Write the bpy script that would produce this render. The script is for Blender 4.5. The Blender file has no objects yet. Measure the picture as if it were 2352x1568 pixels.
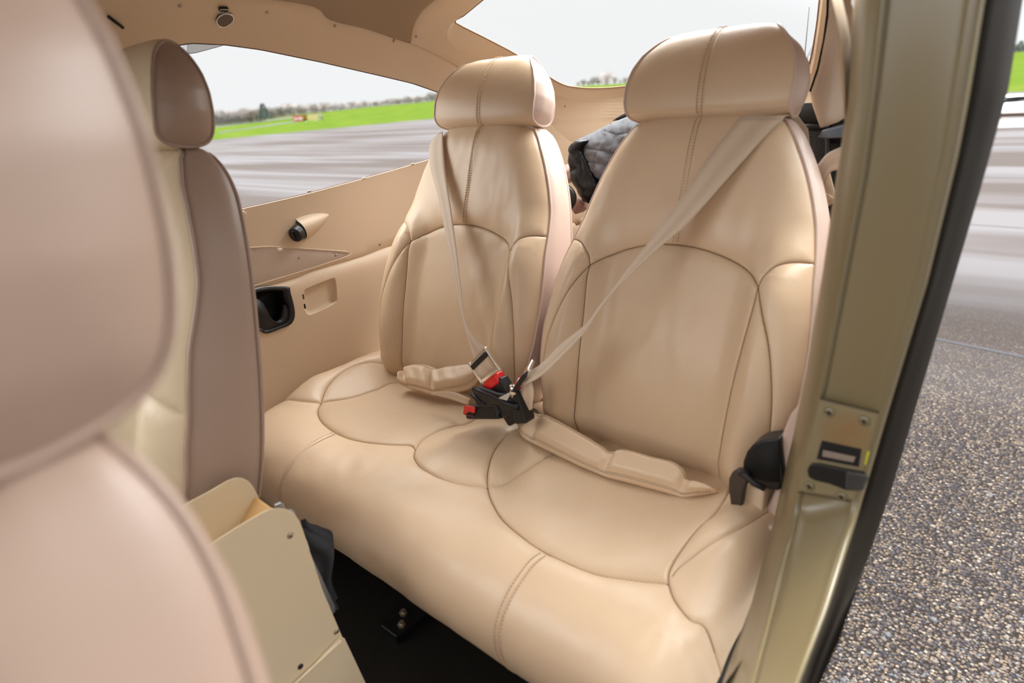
import bpy, bmesh, math, random
import numpy as np
from mathutils import Vector, Matrix, noise
from mathutils.geometry import delaunay_2d_cdt
random.seed(7)
SC = bpy.context.scene
COL = SC.collection

# ------------------------------------------------------------------ camera
# x = port (door side), y = aft, z = up, origin on the cabin floor
FPX = 1500.0
_st = np.array([-1736, -444, 1500.]); _st /= np.linalg.norm(_st)
_up = np.array([-122, -1500, -564.]); _up /= np.linalg.norm(_up)
_X = -_st; _X -= _up * (_X @ _up); _X /= np.linalg.norm(_X)
_Y = np.cross(_up, _X)
RW = np.array([_X, _Y, _up])
CAM = np.array([.81, -1.077, 1.0])
cd = bpy.data.cameras.new('camera'); cam = bpy.data.objects.new('camera', cd); COL.objects.link(cam)
cd.sensor_width = 36; cd.lens = FPX * 36 / 2352; cd.clip_start = .02; cd.clip_end = 3000
m = Matrix.Identity(4)
for i in range(3):
    m[i][0] = RW[i][0]; m[i][1] = -RW[i][1]; m[i][2] = -RW[i][2]; m[i][3] = CAM[i]
cam.matrix_world = m
cd.dof.use_dof = True; cd.dof.focus_distance = 1.5; cd.dof.aperture_fstop = 3.2
SC.camera = cam

# ------------------------------------------------------------------ world, sun, exposure
SC.view_settings.view_transform = 'Standard'; SC.view_settings.look = 'None'
SC.view_settings.gamma = 1; SC.view_settings.use_curve_mapping = False
SC.view_settings.exposure = 0.78
W = bpy.data.worlds.new('overcast_sky'); SC.world = W; W.use_nodes = True
nt = W.node_tree; nt.nodes.clear()
def N(nt, t, **k):
    n = nt.nodes.new(t)
    for a, b in k.items(): setattr(n, a, b)
    return n
def L(nt, a, b): nt.links.new(a, b)
geo = N(nt, 'ShaderNodeNewGeometry'); sep = N(nt, 'ShaderNodeSeparateXYZ')
L(nt, geo.outputs['Incoming'], sep.inputs[0])
mul = N(nt, 'ShaderNodeMath', operation='MULTIPLY'); mul.inputs[1].default_value = -1
L(nt, sep.outputs['Z'], mul.inputs[0])
cr = N(nt, 'ShaderNodeValToRGB')
e = cr.color_ramp.elements; e[0].position = 0; e[0].color = (.535, .54, .545, 1); e[1].position = 1; e[1].color = (1, 1, 1, 1)
x = e.new(.12); x.color = (.54, .543, .546, 1)
L(nt, mul.outputs[0], cr.inputs[0])
mr = N(nt, 'ShaderNodeMapRange'); mr.inputs[1].default_value = .35; mr.inputs[2].default_value = .9
mr.inputs[3].default_value = 1.0; mr.inputs[4].default_value = 2.2
L(nt, mul.outputs[0], mr.inputs[0])
# thin cloud glows around the hidden sun (high, behind the tail, slightly to port)
dot = N(nt, 'ShaderNodeVectorMath', operation='DOT_PRODUCT')
sd = Vector((.10, .50, .80)).normalized(); dot.inputs[1].default_value = -sd
L(nt, geo.outputs['Incoming'], dot.inputs[0])
mr2 = N(nt, 'ShaderNodeMapRange'); mr2.interpolation_type = 'SMOOTHSTEP'
mr2.inputs[1].default_value = .5; mr2.inputs[2].default_value = 1; mr2.inputs[3].default_value = 0; mr2.inputs[4].default_value = 7.5
L(nt, dot.outputs['Value'], mr2.inputs[0])
ad = N(nt, 'ShaderNodeMath', operation='ADD'); L(nt, mr.outputs[0], ad.inputs[0]); L(nt, mr2.outputs[0], ad.inputs[1])
# glow added to the unseen sky ahead and to starboard, brightens the seat fronts
dt3 = N(nt, 'ShaderNodeVectorMath', operation='DOT_PRODUCT'); dt3.inputs[1].default_value = -Vector((-.40, -.72, .50)).normalized()
L(nt, geo.outputs['Incoming'], dt3.inputs[0])
mr4 = N(nt, 'ShaderNodeMapRange'); mr4.interpolation_type = 'SMOOTHSTEP'
mr4.inputs[1].default_value = .55; mr4.inputs[2].default_value = 1; mr4.inputs[3].default_value = 0; mr4.inputs[4].default_value = 4.0
L(nt, dt3.outputs['Value'], mr4.inputs[0])
ad2 = N(nt, 'ShaderNodeMath', operation='ADD'); L(nt, ad.outputs[0], ad2.inputs[0]); L(nt, mr4.outputs[0], ad2.inputs[1]); ad = ad2
# unseen sky dimmed on the port side to keep the near seat darker
dt2 = N(nt, 'ShaderNodeVectorMath', operation='DOT_PRODUCT'); dt2.inputs[1].default_value = -Vector((.93, -.38, .05)).normalized()
L(nt, geo.outputs['Incoming'], dt2.inputs[0])
mr3 = N(nt, 'ShaderNodeMapRange'); mr3.interpolation_type = 'SMOOTHSTEP'
mr3.inputs[1].default_value = 0; mr3.inputs[2].default_value = .75; mr3.inputs[3].default_value = 1; mr3.inputs[4].default_value = .55
L(nt, dt2.outputs['Value'], mr3.inputs[0])
mm_ = N(nt, 'ShaderNodeMath', operation='MULTIPLY'); L(nt, ad.outputs[0], mm_.inputs[0]); L(nt, mr3.outputs[0], mm_.inputs[1])
bg = N(nt, 'ShaderNodeBackground'); L(nt, cr.outputs[0], bg.inputs[0]); L(nt, mm_.outputs[0], bg.inputs[1])
wo = N(nt, 'ShaderNodeOutputWorld'); L(nt, bg.outputs[0], wo.inputs[0])
sl = bpy.data.lights.new('sun', 'SUN'); sl.energy = 1.0; sl.angle = math.radians(20); sl.color = (1, .98, .95)
so = bpy.data.objects.new('sun', sl); COL.objects.link(so)
so.rotation_euler = Vector((.22, .62, .72)).to_track_quat('Z', 'Y').to_euler()

# ------------------------------------------------------------------ pixel helpers (pixel -> point on a named plane / surface)
def ray(px, py): return RW @ np.array([(px - 1176) / FPX, (py - 784) / FPX, 1.0])
def on(px, py, n, c):
    d = ray(px, py); n = np.array(n, float); return CAM + d * ((c - n @ CAM) / (n @ d))
def onx(p, x): return on(p[0], p[1], (1, 0, 0), x)
def ony(p, y): return on(p[0], p[1], (0, 1, 0), y)
def onz(p, z): return on(p[0], p[1], (0, 0, 1), z)
def plane3(a, b, c):
    n = np.cross(np.array(b) - a, np.array(c) - a); n /= np.linalg.norm(n); return n, n @ a
def hit(px, py, F, t0=.25, t1=3.0):
    d = ray(px, py); a = t0
    while a < t1 and F(CAM + d * a) <= 0: a += .01      # walk in through the open door first
    while a < t1:
        b = a + .01
        if F(CAM + d * b) < 0:
            for _ in range(20):
                mth = (a + b) / 2
                if F(CAM + d * mth) < 0: b = mth
                else: a = mth
            return CAM + d * a
        a = b
    return CAM + d * t1

# ------------------------------------------------------------------ object helpers
def wl(o):
    l = Vector(o.location)
    while o.parent: o = o.parent; l += Vector(o.location)
    return l
def obj(name, V, Fc, mat, parent=None, smooth=True, uv=None, **tags):
    me = bpy.data.meshes.new(name)
    off = np.array(wl(parent)) if parent else np.zeros(3)
    V = np.asarray(V, float).reshape(-1, 3) - off
    me.from_pydata([tuple(v) for v in V], [], [tuple(int(i) for i in f) for f in Fc])
    if smooth: me.polygons.foreach_set('use_smooth', [True] * len(me.polygons))
    if uv is not None:
        ul = me.uv_layers.new(name='uv'); idx = np.zeros(len(me.loops), dtype=np.int32); me.loops.foreach_get('vertex_index', idx)
        ul.data.foreach_set('uv', np.asarray(uv, float)[idx].ravel())
    if mat: me.materials.append(mat)
    me.update()
    o = bpy.data.objects.new(name, me); COL.objects.link(o)
    if parent: o.parent = parent
    for k, v in tags.items(): o[k] = v
    return o
def thing(name, label, cat, loc, group=None):
    o = bpy.data.objects.new(name, None); COL.objects.link(o); o.location = tuple(loc); o.empty_display_size = .05
    o['label'] = label; o['category'] = cat
    if group: o['group'] = group
    return o
class MB:
    def __init__(s): s.V = []; s.F = []
    def add(s, V, F):
        k = len(s.V); s.V += [tuple(map(float, v)) for v in V]; s.F += [tuple(i + k for i in f) for f in F]
    def box(s, c, sz, M=None):
        c = np.array(c, float); h = np.array(sz, float) / 2
        V = [np.array((x, y, z)) * h for x in (-1, 1) for y in (-1, 1) for z in (-1, 1)]
        if M is not None: V = [M @ v for v in V]
        s.add([c + v for v in V], [(0, 1, 3, 2), (4, 6, 7, 5), (0, 4, 5, 1), (2, 3, 7, 6), (0, 2, 6, 4), (1, 5, 7, 3)])
    def tube(s, pts, r, n=8, closed=False, caps=True):
        pts = [Vector(map(float, p)) for p in pts]; k = len(pts); V = []; up = None
        for i, p in enumerate(pts):
            a = pts[(i - 1) % k] if (closed or i > 0) else p; b = pts[(i + 1) % k] if (closed or i < k - 1) else p
            t = (b - a); t = t.normalized() if t.length > 1e-9 else Vector((0, 0, 1))
            if up is None: up = t.orthogonal().normalized()
            up = (up - t * up.dot(t)); up = up.normalized() if up.length > 1e-6 else t.orthogonal().normalized()
            w = t.cross(up); rr = r[i] if hasattr(r, '__len__') else r
            for j in range(n):
                an = 2 * math.pi * j / n; V.append(p + up * math.cos(an) * rr + w * math.sin(an) * rr)
        F = []
        for i in range(k if closed else k - 1):
            for j in range(n):
                F.append((i * n + j, i * n + (j + 1) % n, ((i + 1) % k) * n + (j + 1) % n, ((i + 1) % k) * n + j))
        if caps and not closed: F.append(tuple(range(n - 1, -1, -1))); F.append(tuple((k - 1) * n + j for j in range(n)))
        s.add(V, F)
    def loft(s, rows, closed=False, capends=False):
        n = len(rows[0]); V = [p for r in rows for p in r]; F = []
        for i in range(len(rows) - 1):
            for j in range(n if closed else n - 1):
                F.append((i * n + j, i * n + (j + 1) % n, (i + 1) * n + (j + 1) % n, (i + 1) * n + j))
        if capends: F.append(tuple(range(n - 1, -1, -1))); F.append(tuple((len(rows) - 1) * n + j for j in range(n)))
        s.add(V, F)
    def prism(s, poly, off):
        n = len(poly); off = np.array(off, float); P = [np.array(p, float) for p in poly]
        s.add(P + [p + off for p in P], [tuple(range(n)), tuple(range(2 * n - 1, n - 1, -1))] + [(i, n + i, n + (i + 1) % n, (i + 1) % n) for i in range(n)])
    def disc(s, c, nrm, r, h, n=16, r2=None):
        q = Vector(nrm).normalized(); a = q.orthogonal().normalized(); b = q.cross(a); c = Vector(c); r2 = r if r2 is None else r2
        V = [c + (a * math.cos(t) + b * math.sin(t)) * r for t in [2 * math.pi * i / n for i in range(n)]]
        V += [c + q * h + (a * math.cos(t) + b * math.sin(t)) * r2 for t in [2 * math.pi * i / n for i in range(n)]]
        s.add(V, [tuple(range(n - 1, -1, -1)), tuple(range(n, 2 * n))] + [(i, (i + 1) % n, n + (i + 1) % n, n + i) for i in range(n)])
    def build(s, name, mat, parent=None, smooth=True, bevel=0, seg=3, auto=None, sub=0, **tags):
        o = obj(name, s.V, s.F, mat, parent, smooth, **tags)
        bm = bmesh.new(); bm.from_mesh(o.data); bmesh.ops.recalc_face_normals(bm, faces=bm.faces); bm.to_mesh(o.data); bm.free()
        if bevel:
            b = o.modifiers.new('bevel', 'BEVEL'); b.width = bevel; b.segments = seg; b.limit_method = 'ANGLE'; b.angle_limit = math.radians(35)
            b.harden_normals = True
        if sub:
            b = o.modifiers.new('sub', 'SUBSURF'); b.levels = sub; b.render_levels = sub
        if auto: o.data.set_sharp_from_angle(angle=math.radians(auto))
        return o
def resamp(P, step=None, n=None, smooth=True):
    P = np.array(P, float)
    if smooth and len(P) > 2:   # Catmull-Rom
        out = []; Q = np.vstack([2 * P[0] - P[1], P, 2 * P[-1] - P[-2]])
        for i in range(1, len(Q) - 2):
            for t in np.linspace(0, 1, 12, endpoint=False):
                a, b, c, d = Q[i - 1], Q[i], Q[i + 1], Q[i + 2]
                out.append(.5 * (2 * b + (c - a) * t + (2 * a - 5 * b + 4 * c - d) * t * t + (3 * b - a - 3 * c + d) * t ** 3))
        out.append(P[-1]); P = np.array(out)
    s = np.concatenate([[0], np.cumsum(np.linalg.norm(np.diff(P, axis=0), axis=1))])
    if n is None: n = max(2, int(round(s[-1] / step)) + 1)
    q = np.linspace(0, s[-1], n)
    return np.stack([np.interp(q, s, P[:, k]) for k in range(P.shape[1])], 1)
def inpoly(pts, poly):
    pts = np.atleast_2d(pts); poly = np.asarray(poly); r = np.zeros(len(pts), bool); n = len(poly)
    for i in range(n):
        x1, y1 = poly[i]; x2, y2 = poly[(i + 1) % n]
        c = ((y1 > pts[:, 1]) != (y2 > pts[:, 1]))
        if y1 != y2: r ^= c & (pts[:, 0] < (x2 - x1) * (pts[:, 1] - y1) / (y2 - y1) + x1)
    return r
def segdist(pts, segs):
    d = np.full(len(pts), 9.0); A = segs[:, :2]; B = segs[:, 2:]; AB = B - A; LL = (AB ** 2).sum(1) + 1e-12
    for k in range(0, len(pts), 1000):
        p = pts[k:k + 1000]; AP = p[:, None] - A[None]; t = np.clip((AP * AB[None]).sum(2) / LL[None], 0, 1)
        d[k:k + 1000] = np.sqrt(((AP - t[..., None] * AB[None]) ** 2).sum(2)).min(1)
    return d
def tosegs(pl): return np.hstack([pl[:-1], pl[1:]])

def sheet(outline, seams, holes, res, step=None, offs=()):
    """triangulate a 2-D region cut by seam lines; returns points, triangles, region ids, distance to the nearest seam"""
    step = step or res * .8
    oc = resamp(list(outline) + [outline[0]], step, smooth=False); pls = [oc] + [np.vstack([h, h[:1]]) for h in holes]
    sm = [resamp(s, step) for s in seams]
    segs = np.vstack([tosegs(p) for p in pls + sm]); V = []; E = []
    for p in pls:
        k = len(V); n = len(p) - 1; V += [tuple(q) for q in p[:-1]]; E += [(k + i, k + (i + 1) % n) for i in range(n)]
    for p in sm:
        k = len(V); V += [tuple(q) for q in p]; E += [(k + i, k + i + 1) for i in range(len(p) - 1)]
    lo = oc.min(0); hi = oc.max(0); xs = np.arange(lo[0], hi[0], res); ys = np.arange(lo[1], hi[1], res * .87)
    G = np.array([(x + (res / 2 if j % 2 else 0), y) for j, y in enumerate(ys) for x in xs])
    ex = []
    for p in pls + sm:
        d = np.gradient(p, axis=0); d /= np.linalg.norm(d, axis=1)[:, None] + 1e-9; nn = np.stack([-d[:, 1], d[:, 0]], 1)
        for o in offs: ex += [p + nn * o, p - nn * o]
    def keep(P, dm):
        m_ = inpoly(P, oc)
        for h in pls[1:]: m_ &= ~inpoly(P, h)
        P = P[m_]; return P[segdist(P, segs) > dm]
    last = max(offs) if offs else 0
    pts = [keep(G, last + res * .45)]
    for i in range(0, len(ex)):
        o = offs[(i // 2) % len(offs)]; pts.append(keep(ex[i], o * .92))
    P = np.vstack(pts); V += [tuple(q) for q in P]
    r = delaunay_2d_cdt([Vector(v) for v in V], E, [], 0, 1e-7, True)
    vc = np.array([tuple(v) for v in r[0]]); tri = np.array([f for f in r[2]])
    ced = set()
    for e_, oe in zip(r[1], r[4]):
        if len(oe): ced.add((min(e_), max(e_)))
    cen = vc[tri].mean(1); ok = inpoly(cen, oc)
    for h in pls[1:]: ok &= ~inpoly(cen, h)
    tri = tri[ok]
    em = {}
    for ti, t in enumerate(tri):
        for a, b in ((t[0], t[1]), (t[1], t[2]), (t[2], t[0])): em.setdefault((min(a, b), max(a, b)), []).append(ti)
    reg = -np.ones(len(tri), int); rid = 0
    adj = [[] for _ in tri]
    for k, l in em.items():
        if len(l) == 2 and k not in ced: adj[l[0]].append(l[1]); adj[l[1]].append(l[0])
    for i in range(len(tri)):
        if reg[i] < 0:
            st = [i]; reg[i] = rid
            while st:
                c = st.pop()
                for a in adj[c]:
                    if reg[a] < 0: reg[a] = rid; st.append(a)
            rid += 1
    return vc, tri, reg, segdist(vc, segs)
def region_at(vc, tri, reg, p):
    best = None
    for i in np.argsort(((vc[tri].mean(1) - np.array(p)) ** 2).sum(1))[:30]:
        if inpoly(p, vc[tri[i]])[0]: return reg[i]
        if best is None: best = reg[i]
    return best
def emit_regions(name_of, vc, tri, reg, P3, parent):
    """one mesh per named region; name_of: region id -> (name, material)"""
    groups = {}
    for r_ in range(reg.max() + 1): groups.setdefault(name_of(r_), []).append(r_)
    out = {}
    for (nm, mat, key), rs in groups.items():
        T = tri[np.isin(reg, rs)]
        if len(T) < 3: continue
        u, inv = np.unique(T.ravel(), return_inverse=True)
        out[key] = obj(nm, P3[u], inv.reshape(-1, 3), mat, parent, uv=vc[u])
    return out

# ------------------------------------------------------------------ materials
MATS = {}
def mat(name, col, rough=.5, metal=0, spec=.5, bump=None, var=None, coat=0, sheen=0):
    if name in MATS: return MATS[name]
    M = bpy.data.materials.new(name); M.use_nodes = True; t = M.node_tree; b = t.nodes['Principled BSDF']
    b.inputs['Base Color'].default_value = (*col, 1); b.inputs['Roughness'].default_value = rough; b.inputs['Metallic'].default_value = metal
    b.inputs['Specular IOR Level'].default_value = spec; b.inputs['Coat Weight'].default_value = coat; b.inputs['Coat Roughness'].default_value = .3
    tc = N(t, 'ShaderNodeTexCoord')
    if var:
        n = N(t, 'ShaderNodeTexNoise'); n.inputs['Scale'].default_value = var[0]; n.inputs['Detail'].default_value = 4
        L(t, tc.outputs['Object'], n.inputs['Vector'])
        mx = N(t, 'ShaderNodeMix', data_type='RGBA'); mx.inputs[6].default_value = (*[c * (1 - var[1]) for c in col], 1); mx.inputs[7].default_value = (*[min(1, c * (1 + var[1])) for c in col], 1)
        L(t, n.outputs['Fac'], mx.inputs[0]); L(t, mx.outputs[2], b.inputs['Base Color'])
    if bump:
        prev = None
        for sc, st, ds in bump:
            n = N(t, 'ShaderNodeTexNoise'); n.inputs['Scale'].default_value = sc; n.inputs['Detail'].default_value = 3; L(t, tc.outputs['Object'], n.inputs['Vector'])
            bp = N(t, 'ShaderNodeBump'); bp.inputs['Strength'].default_value = st; bp.inputs['Distance'].default_value = ds
            L(t, n.outputs['Fac'], bp.inputs['Height'])
            if prev: L(t, prev.outputs[0], bp.inputs['Normal'])
            prev = bp
        L(t, prev.outputs[0], b.inputs['Normal'])
    MATS[name] = M; return M
LEA = (.70, .525, .352)
def leather(name, col, rough=.36, perf=False, pitch=.0041, wr=.3, grain=.35):
    M = bpy.data.materials.new(name); M.use_nodes = True; t = M.node_tree; b = t.nodes['Principled BSDF']
    b.inputs['Roughness'].default_value = rough; b.inputs['Specular IOR Level'].default_value = .5
    tc = N(t, 'ShaderNodeTexCoord')
    n = N(t, 'ShaderNodeTexNoise'); n.inputs['Scale'].default_value = 7; n.inputs['Detail'].default_value = 5; L(t, tc.outputs['Object'], n.inputs['Vector'])
    mx = N(t, 'ShaderNodeMix', data_type='RGBA'); mx.inputs[6].default_value = (*[c * .93 for c in col], 1); mx.inputs[7].default_value = (*[min(1, c * 1.06) for c in col], 1)
    L(t, n.outputs['Fac'], mx.inputs[0]); base = mx.outputs[2]
    v = N(t, 'ShaderNodeTexVoronoi'); v.feature = 'DISTANCE_TO_EDGE'; v.inputs['Scale'].default_value = 900; L(t, tc.outputs['Object'], v.inputs['Vector'])
    b1 = N(t, 'ShaderNodeBump'); b1.inputs['Strength'].default_value = grain; b1.inputs['Distance'].default_value = .0002; L(t, v.outputs['Distance'], b1.inputs['Height'])
    w = N(t, 'ShaderNodeTexNoise'); w.inputs['Scale'].default_value = 38; w.inputs['Detail'].default_value = 5; w.inputs['Distortion'].default_value = .4; L(t, tc.outputs['Object'], w.inputs['Vector'])
    b2 = N(t, 'ShaderNodeBump'); b2.inputs['Strength'].default_value = wr; b2.inputs['Distance'].default_value = .002; L(t, w.outputs['Fac'], b2.inputs['Height']); L(t, b1.outputs[0], b2.inputs['Normal'])
    last = b2
    if perf:
        uv = N(t, 'ShaderNodeUVMap'); ds = []
        for off in (0, .5):
            sc = N(t, 'ShaderNodeVectorMath', operation='MULTIPLY'); sc.inputs[1].default_value = (1 / pitch, 1 / (pitch * 1.2), 0); L(t, uv.outputs[0], sc.inputs[0])
            ao = N(t, 'ShaderNodeVectorMath', operation='ADD'); ao.inputs[1].default_value = (off, off, 0); L(t, sc.outputs[0], ao.inputs[0])
            fr = N(t, 'ShaderNodeVectorMath', operation='FRACTION'); L(t, ao.outputs[0], fr.inputs[0])
            sb = N(t, 'ShaderNodeVectorMath', operation='SUBTRACT'); sb.inputs[1].default_value = (.5, .5, 0); L(t, fr.outputs[0], sb.inputs[0])
            s2 = N(t, 'ShaderNodeVectorMath', operation='MULTIPLY'); s2.inputs[1].default_value = (1, 1.2, 0); L(t, sb.outputs[0], s2.inputs[0])
            ln = N(t, 'ShaderNodeVectorMath', operation='LENGTH'); L(t, s2.outputs[0], ln.inputs[0]); ds.append(ln)
        mn = N(t, 'ShaderNodeMath', operation='MINIMUM'); L(t, ds[0].outputs['Value'], mn.inputs[0]); L(t, ds[1].outputs['Value'], mn.inputs[1])
        r = N(t, 'ShaderNodeMapRange'); r.inputs[1].default_value = .10; r.inputs[2].default_value = .20; L(t, mn.outputs[0], r.inputs[0])
        m2 = N(t, 'ShaderNodeMix', data_type='RGBA'); m2.inputs[6].default_value = (*[c * .62 for c in col], 1); L(t, r.outputs[0], m2.inputs[0]); L(t, base, m2.inputs[7]); base = m2.outputs[2]
        b3 = N(t, 'ShaderNodeBump'); b3.inputs['Strength'].default_value = .6; b3.inputs['Distance'].default_value = .0006; L(t, r.outputs[0], b3.inputs['Height']); L(t, last.outputs[0], b3.inputs['Normal']); last = b3
    L(t, base, b.inputs['Base Color']); L(t, last.outputs[0], b.inputs['Normal'])
    return M
M_LE = leather('beige_leather', LEA)
M_PF = leather('perforated_beige_leather', (LEA[0] * .97, LEA[1] * .96, LEA[2] * .94), perf=True, wr=.3)
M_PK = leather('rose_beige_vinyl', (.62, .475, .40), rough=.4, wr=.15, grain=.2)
M_PF2 = leather('shaded_rose_vinyl', (.37, .262, .203), rough=.4, wr=.15, grain=.2)  # rose beige vinyl darkened in its colour for the shade on the front seats
M_CR = leather('cream_leather', (.70, .56, .38), rough=.35, wr=.5)
M_TH = mat('stitch_thread', (.46, .32, .20), .7)
M_SM = mat('seam_shadow_brown', (.16, .10, .06), .8)  # dark brown that carries the shadow line of the leather seams
M_TR = mat('beige_trim_plastic', (.66, .51, .355), .5, bump=[(600, .15, .0003)])
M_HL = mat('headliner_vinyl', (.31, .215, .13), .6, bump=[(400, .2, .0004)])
M_SU = mat('suede_trim', (.63, .505, .385), .85, bump=[(700, .4, .0006)], var=(40, .06))
M_JB = mat('khaki_paint', (.185, .148, .075), .28, var=(5, .06), coat=.5)
M_CB = mat('cream_paint', (.66, .54, .36), .38, bump=[(900, .1, .0002)])
M_BK = mat('black_plastic', (.006, .006, .007), .42, bump=[(700, .15, .0003)])
M_BR = mat('black_rubber', (.01, .01, .01), .55)
M_CH = mat('chrome', (.85, .84, .82), .12, metal=1)
M_AL = mat('brushed_aluminium', (.55, .6, .62), .35, metal=1)
M_RD = mat('red_plastic', (.72, .012, .015), .25)
M_SC = mat('screw_metal', (.45, .37, .27), .35, metal=.8)
M_DK = mat('dark_hole', (.003, .003, .003), .8)
def webbing():
    M = bpy.data.materials.new('seat_belt_webbing'); M.use_nodes = True; t = M.node_tree; b = t.nodes['Principled BSDF']
    b.inputs['Roughness'].default_value = .6; b.inputs['Sheen Weight'].default_value = .3
    uv = N(t, 'ShaderNodeUVMap'); wv = N(t, 'ShaderNodeTexWave'); wv.bands_direction = 'X'; wv.inputs['Scale'].default_value = 1.1
    L(t, uv.outputs[0], wv.inputs['Vector'])
    mx = N(t, 'ShaderNodeMix', data_type='RGBA'); mx.inputs[6].default_value = (.60, .47, .345, 1); mx.inputs[7].default_value = (.68, .55, .41, 1); L(t, wv.outputs['Fac'], mx.inputs[0]); L(t, mx.outputs[2], b.inputs['Base Color'])
    w2 = N(t, 'ShaderNodeTexWave'); w2.bands_direction = 'DIAGONAL'; w2.inputs['Scale'].default_value = 60; L(t, uv.outputs[0], w2.inputs['Vector'])
    bp = N(t, 'ShaderNodeBump'); bp.inputs['Strength'].default_value = .15; bp.inputs['Distance'].default_value = .0005; L(t, w2.outputs['Fac'], bp.inputs['Height']); L(t, bp.outputs[0], b.inputs['Normal'])
    return M
M_WB = webbing()
def carpet(name, col, sc=500):
    M = bpy.data.materials.new(name); M.use_nodes = True; t = M.node_tree; b = t.nodes['Principled BSDF']; b.inputs['Roughness'].default_value = .95
    b.inputs['Specular IOR Level'].default_value = .15
    tc = N(t, 'ShaderNodeTexCoord'); n = N(t, 'ShaderNodeTexNoise'); n.inputs['Scale'].default_value = sc; n.inputs['Detail'].default_value = 4; L(t, tc.outputs['Object'], n.inputs['Vector'])
    mx = N(t, 'ShaderNodeMix', data_type='RGBA'); mx.inputs[6].default_value = (*[c * .4 for c in col], 1); mx.inputs[7].default_value = (*[c * 1.6 for c in col], 1); L(t, n.outputs['Fac'], mx.inputs[0]); L(t, mx.outputs[2], b.inputs['Base Color'])
    bp = N(t, 'ShaderNodeBump'); bp.inputs['Strength'].default_value = .8; bp.inputs['Distance'].default_value = .003; L(t, n.outputs['Fac'], bp.inputs['Height']); L(t, bp.outputs[0], b.inputs['Normal'])
    return M
M_CP = carpet('black_carpet', (.011, .009, .007)); M_CP2 = carpet('charcoal_carpet', (.035, .03, .027), 300)
def tartan():
    M = bpy.data.materials.new('woven_check_fabric'); M.use_nodes = True; t = M.node_tree; b = t.nodes['Principled BSDF']; b.inputs['Roughness'].default_value = .9
    uv = N(t, 'ShaderNodeUVMap')
    sc = N(t, 'ShaderNodeVectorMath', operation='SCALE'); sc.inputs['Scale'].default_value = 1 / .0066; L(t, uv.outputs[0], sc.inputs[0])
    fr = N(t, 'ShaderNodeVectorMath', operation='FRACTION'); L(t, sc.outputs[0], fr.inputs[0]); sb = N(t, 'ShaderNodeVectorMath', operation='SUBTRACT'); sb.inputs[1].default_value = (.5, .5, 0); L(t, fr.outputs[0], sb.inputs[0])
    ab = N(t, 'ShaderNodeVectorMath', operation='ABSOLUTE'); L(t, sb.outputs[0], ab.inputs[0]); sp = N(t, 'ShaderNodeSeparateXYZ'); L(t, ab.outputs[0], sp.inputs[0])
    mxm = N(t, 'ShaderNodeMath', operation='MAXIMUM'); L(t, sp.outputs[0], mxm.inputs[0]); L(t, sp.outputs[1], mxm.inputs[1])
    rp = N(t, 'ShaderNodeValToRGB'); rp.color_ramp.interpolation = 'CONSTANT'; el = rp.color_ramp.elements
    el[0].position = 0; el[0].color = (.24, .15, .13, 1); el[1].position = .13; el[1].color = (.60, .49, .39, 1)
    q = el.new(.42); q.color = (.42, .30, .245, 1)
    L(t, mxm.outputs[0], rp.inputs[0]); L(t, rp.outputs[0], b.inputs['Base Color'])
    return M
M_TT = tartan()

# ------------------------------------------------------------------ cabin shell surface
SEC = [(.50, 0), (.55, .18), (.578, .38), (.588, .58), (.592, .66), (.590, .83), (.583, .95), (.568, 1.04), (.535, 1.12), (.475, 1.18), (.385, 1.225), (.26, 1.262), (.12, 1.28), (0, 1.286)]
SEC = resamp(SEC, n=90); SX = SEC[:, 0].copy(); SZ = np.maximum.accumulate(SEC[:, 1])
SA = np.concatenate([[0], np.cumsum(np.hypot(np.diff(SX), np.diff(SZ)))]); LT = SA[-1]
TY0 = ([-1.4, -.9, -.5, -.25, -.08, .1, .25, .35, .42, .47, .50, .515], [.9, .97, 1, 1, 1, .97, .90, .80, .68, .52, .32, 0])
QY0 = ([-1.4, -.9, -.5, -.3, -.17, -.06, .1, .25, .42, .52], [1, 1, 1, 1, 1, .985, .86, .62, .32, .16])
TY = resamp(np.array(TY0).T, n=160).T; QY = resamp(np.array(QY0).T, n=160).T; TY[0] = np.maximum.accumulate(TY[0]); QY[0] = np.maximum.accumulate(QY[0]); TY[1] = np.clip(TY[1], 0, 1)
def tt(y): return np.interp(y, *TY)
def qq(y): return np.interp(y, *QY)
def zin(z, y): return z if z < .92 else .92 + (z - .92) / qq(y)
def zout(z, y): return np.where(z < .92, z, .92 + (z - .92) * qq(y))
def FW(p, off=0):
    z = zin(p[2], p[1])
    if z > SZ[-1] or p[1] > .515: return -1
    return tt(p[1]) * np.interp(z, SZ, SX) + off - abs(p[0])
def shell_b(p):
    a = np.interp(zin(p[2], p[1]), SZ, SA); return (p[1], (LT - a) * (1 if p[0] > 0 else -1))
def shell_p(yb):
    yb = np.atleast_2d(yb); a = LT - np.abs(yb[:, 1]); x = np.interp(a, SA, SX) * tt(yb[:, 0]) * np.sign(yb[:, 1]); z = zout(np.interp(a, SA, SZ), yb[:, 0])
    return np.stack([x, yb[:, 0], z], 1)
def hw(p, off=0): return hit(p[0], p[1], lambda q: FW(q, off))
def hwb(p): return shell_b(hw(p))

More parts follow.
